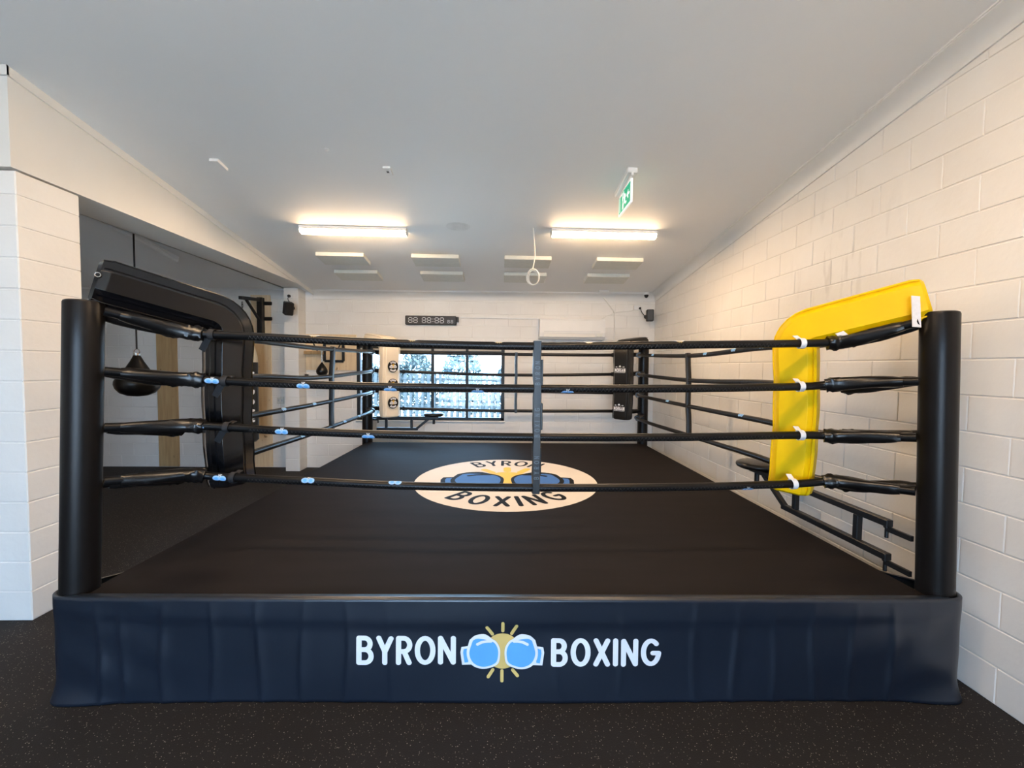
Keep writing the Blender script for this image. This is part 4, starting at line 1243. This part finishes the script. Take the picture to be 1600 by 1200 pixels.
# speed bag station
p0 = wall_pt(471, 578, .01); p1 = wall_pt(557, 523, .01)
r = thing('speed_bag_platform', ((p0.x+p1.x)/2, YB, p0.z), 'plywood wall panel with black steel speed bag bracket', 'bracket')
xl_ = max(p0.x, -3.25)
MB().box(xl_, p1.x, YB-0.022, YB-0.001, p0.z, p1.z, 0.002).build('plywood_panel', 'plywood', r)
MB().box(xl_, xl_+0.30, YB-0.10, YB-0.022, 1.90, 1.955, 0.002).build('ledge', 'timber', r)
xa, xb = onY(501, 545, 6.75).x, onY(531, 545, 6.75).x
z_t, z_m, z_b = onY(515, 536, 6.75).z, onY(515, 547, 6.75).z, onY(515, 564, 6.7).z
m = MB()
for x in (xa, xb): m.bar((x, YB-0.035, z_b), (x, YB-0.035, z_t), 0.045, 0.02, side=(0, 1, 0), ch=0.003)
m.bar((xa, YB-0.035, z_t), (xb, YB-0.035, z_t), 0.03, 0.02, side=(0, 1, 0)); m.bar((xa, YB-0.035, z_b), (xb, YB-0.035, z_b), 0.04, 0.02, side=(0, 1, 0))
m.build('wall_frame', 'black_steel', r)
m = MB()
for x in (xa, xb):
    m.bar((x, YB-0.04, z_m+0.03), (x, YB-0.42, z_m), 0.03, 0.03);
m.bar((xa-0.02, YB-0.42, z_m), (xb+0.02, YB-0.42, z_m), 0.03, 0.03)
m.build('arm', 'black_steel', r)
for x, s in ((xa, -1), (xb, 1)):
    MB().bar((x, YB-0.3, z_m-0.02), (x+s*0.06, YB-0.3, z_m+0.10), 0.016, 0.016).build('clamp_lever', 'black_steel', r)
c = onY(503, 566, 6.55)
r = thing('speed_bag', c, 'small black teardrop speed bag hanging from the wall bracket', 'punching bag')
zt = z_m
MB().lathe([(0.007, 0.0), (0.016, -0.012), (0.052, -0.065), (0.082, -0.115), (0.088, -0.150), (0.075, -0.185), (0.045, -0.208), (0.008, -0.216)], c, n=22).build('bag', 'leather_black', r, smooth=True)
m = MB().tube([c, Vector((c.x, c.y, zt-0.02))], 0.008, 8); m.lathe([(0.018, -0.02), (0.018, 0.015)], (c.x, c.y, zt-0.03), n=10)
m.build('swivel', 'chrome', r, smooth=True)
# heavy bag hanger on tall plywood
a = wall_pt(392, 461, .01); b = wall_pt(426, 726, .01)
tag(MB().box(a.x, b.x+0.005, YB-0.024, YB-0.001, 0.01, a.z, 0.002).build('plywood_board', 'plywood'), 'tall pale plywood board behind the black bag hanger', 'board')
a = wall_pt(244.5, 525, .01); b = wall_pt(281, 726, .01)
tag(MB().box(a.x, b.x, YB-0.024, YB-0.001, 0.01, 2.55, 0.002).build('timber_board', 'timber'), 'brown timber board standing behind the wrecking ball bag', 'board')
hx = wall_pt(408, 490, .05).x; zt = wall_pt(408, 468, .05).z; zb_ = wall_pt(408, 519, .05).z
r = thing('bag_hanger', (hx, YB-0.05, zb_), 'black steel wall bracket with arm and chain on tall plywood', 'bracket')
MB().box(hx-0.045, hx+0.045, YB-0.10, YB-0.024, zb_-0.05, zt+0.03, 0.005).build('upright', 'black_steel', r)
for zz in (zt-0.06, zt-0.31):
    MB().box(hx-0.08, hx+0.17, YB-0.045, YB-0.024, zz-0.03, zz+0.03, 0.01).build('mount_plate', 'black_steel', r)
tip = onY(375, 465, 6.30)
MB().bar((hx, YB-0.08, zt-0.01), tip, 0.05, 0.05, ch=0.004).build('arm', 'black_steel', r)
el = Vector((hx, YB-0.08, zt-0.01)).lerp(tip, 0.75)
MB().bar((hx, YB-0.08, zt-0.36), el, 0.035, 0.035, ch=0.004).build('brace', 'black_steel', r)
tip2 = onY(378.5, 472, 6.34); bot = onY(379, 507, 6.34)
m = MB(); nlk = 9
for i in range(nlk):
    z = tip2.z+(bot.z-tip2.z)*(i+0.5)/nlk; ln = abs(tip2.z-bot.z)/nlk*0.72
    dx, dy = ((1, 0) if i % 2 else (0, 1))
    m.tube([Vector((bot.x+dx*0.012*math.cos(2*PI*k/12), 6.34+dy*0.012*math.cos(2*PI*k/12), z+ln*math.sin(2*PI*k/12))) for k in range(13)], 0.004, 5, caps=False)
m.build('chain', 'black_steel', r, smooth=True)
top = bot.copy(); top.z -= 0.02
r = thing('heavy_bag', top, 'black heavy bag with white vertical lettering and cream top hanging behind the pad', 'punching bag')
zc1 = onY(392, 566, 6.34).z; zbt = onY(392, 690, 6.34).z; RB = 0.195
MB().lathe([(0.01, 0), (0.03, -0.02), (RB-0.06, top.z*0+(zc1-top.z)*0.45), (RB-0.005, (zc1-top.z)*0.85), (RB, zc1-top.z)], top, n=28).build('top_cap', 'bag_canvas', r, smooth=True)
MB().lathe([(RB, zc1-top.z), (RB, zbt+0.03-top.z), (RB-0.03, zbt-top.z)], top, n=28).build('bag', 'leather_black', r, smooth=True, angle=40)
def putb(u, v, d):
    a = -PI/2+0.95+v/RB
    return (top.x+(RB+0.001+d)*math.cos(a), top.y+(RB+0.001+d)*math.sin(a), zc1-0.16-u)
for i, ch in enumerate('MORGAN'):
    letter(ch, 0.11, 0.016, lambda u, v, d, i=i: putb(u+i*0.135, v-0.05, d), 'print_white', r)
# wrecking ball bag
c = onY(215, 596, 4.6)
r = thing('wrecking_ball_bag', (c.x, c.y, c.z-0.16), 'large black teardrop wrecking ball bag hanging on a cord in the side room', 'punching bag')
MB().lathe([(0.012, 0.30), (0.03, 0.285), (0.06, 0.22), (0.115, 0.12), (0.170, 0.05), (0.196, 0.005), (0.200, -0.03), (0.188, -0.075), (0.150, -0.125), (0.09, -0.155), (0.01, -0.165)], c, n=30).build('bag', 'leather_black', r, smooth=True)
m = MB().tube([c+Vector((0.030*math.cos(2*PI*k/14), 0, 0.325+0.030*math.sin(2*PI*k/14))) for k in range(15)], 0.006, 6, caps=False)
m.lathe([(0.03, 0.285), (0.03, 0.31)], c, n=12)
m.build('ring', 'chrome', r, smooth=True)
MB().tube([c+Vector((0, 0, 0.355)), Vector((c.x, c.y, ceil_z(c.x, c.y)-0.02))], 0.008, 8).build('cord', 'black_webbing', r)
MB().lathe([(0.04, -0.02), (0.04, 0.0)], (c.x, c.y, ceil_z(c.x, c.y)), n=14).build('ceiling_hook', 'black_steel', r)
# outlets on the back wall by the pilaster
o = wall_pt(438.5, 625.5, .008)
r = thing('wall_switch', o, 'double power outlet on the wall between plywood and pilaster', 'outlet')
MB().obox(o, (1, 0, 0), (0, 1, 0), (0, 0, 1), 0.058, 0.008, 0.055, 0.004).build('plate', 'panel_white', r)
for s in (-0.025, 0.025): MB().obox(o+Vector((s, -0.010, 0)), (1, 0, 0), (0, 1, 0), (0, 0, 1), 0.012, 0.004, 0.018).build('socket', 'digit_grey', r)
o = onX(477, 588, -3.255); o = Vector((-3.249, 6.86, o.z))
r = thing('power_outlet', o, 'white power outlet with black adapter on the pilaster side', 'outlet')
MB().obox(o, (1, 0, 0), (0, 1, 0), (0, 0, 1), 0.006, 0.045, 0.055, 0.002).build('plate', 'white_plastic', r)
MB().obox(o+Vector((0.03, 0, -0.01)), (1, 0, 0), (0, 1, 0), (0, 0, 1), 0.025, 0.02, 0.045, 0.004).build('adapter', 'black_plastic', r)

# ------------------------------------------------------------------ outside, seen through the window
tag(MB().box(-60, 60, -60, 60, -0.5, -0.205).build('ground_outside', 'outside_ground'), kind='structure')
r = thing('garden_fence', (-2, 13.5, -0.205), 'pale picket fence outside the window', 'fence')
for z in (0.35, 1.25): MB().box(-9, 6, 13.5, 13.55, z, z+0.09).build('rail', 'outside_fence', r)
x = -7.0
while x < 3.0:
    MB().box(x, x+0.10, 13.46, 13.5, -0.205, 1.45).build('picket', 'outside_fence', r); x += 0.19
def hedge(c, rx, ry, rz, n, label):
    m = MB()
    for i in range(n):
        a = random.uniform(0, 2*PI); h = random.uniform(-1, 1); q = math.sqrt(1-h*h); rr = random.uniform(0.75, 1.0)
        p = Vector((c[0]+rx*q*math.cos(a)*rr, c[1]+ry*q*math.sin(a)*rr, c[2]+rz*abs(h)*rr))
        u = Vector((random.uniform(-1, 1), random.uniform(-1, 1), random.uniform(-1, 1))).normalized(); v = u.orthogonal().normalized(); s = random.uniform(0.06, 0.13)
        m.add([p-u*s, p+v*s*0.5, p+u*s, p-v*s*0.5], [(0, 1, 2, 3)])
    o = thing('garden_shrub', (c[0], c[1], c[2]), label, 'shrub')
    m.build('foliage', 'outside_leaf', o, kind='stuff')
    MB().tube([(c[0], c[1], -0.205), (c[0], c[1], c[2]+rz*0.6)], 0.05, 8).build('stem', 'timber', o)
for i in range(6):
    hedge((-5.6+2.0*i, 17.0+0.4*(i % 2), -0.205), 0.98, 1.0, 2.2+0.5*((i*7) % 3), 1500, 'leafy pale shrub growing behind the fence outside the window')
for o in bpy.data.objects:
    if o.name.startswith('garden_shrub'): o['group'] = 'shrubs behind the garden fence'
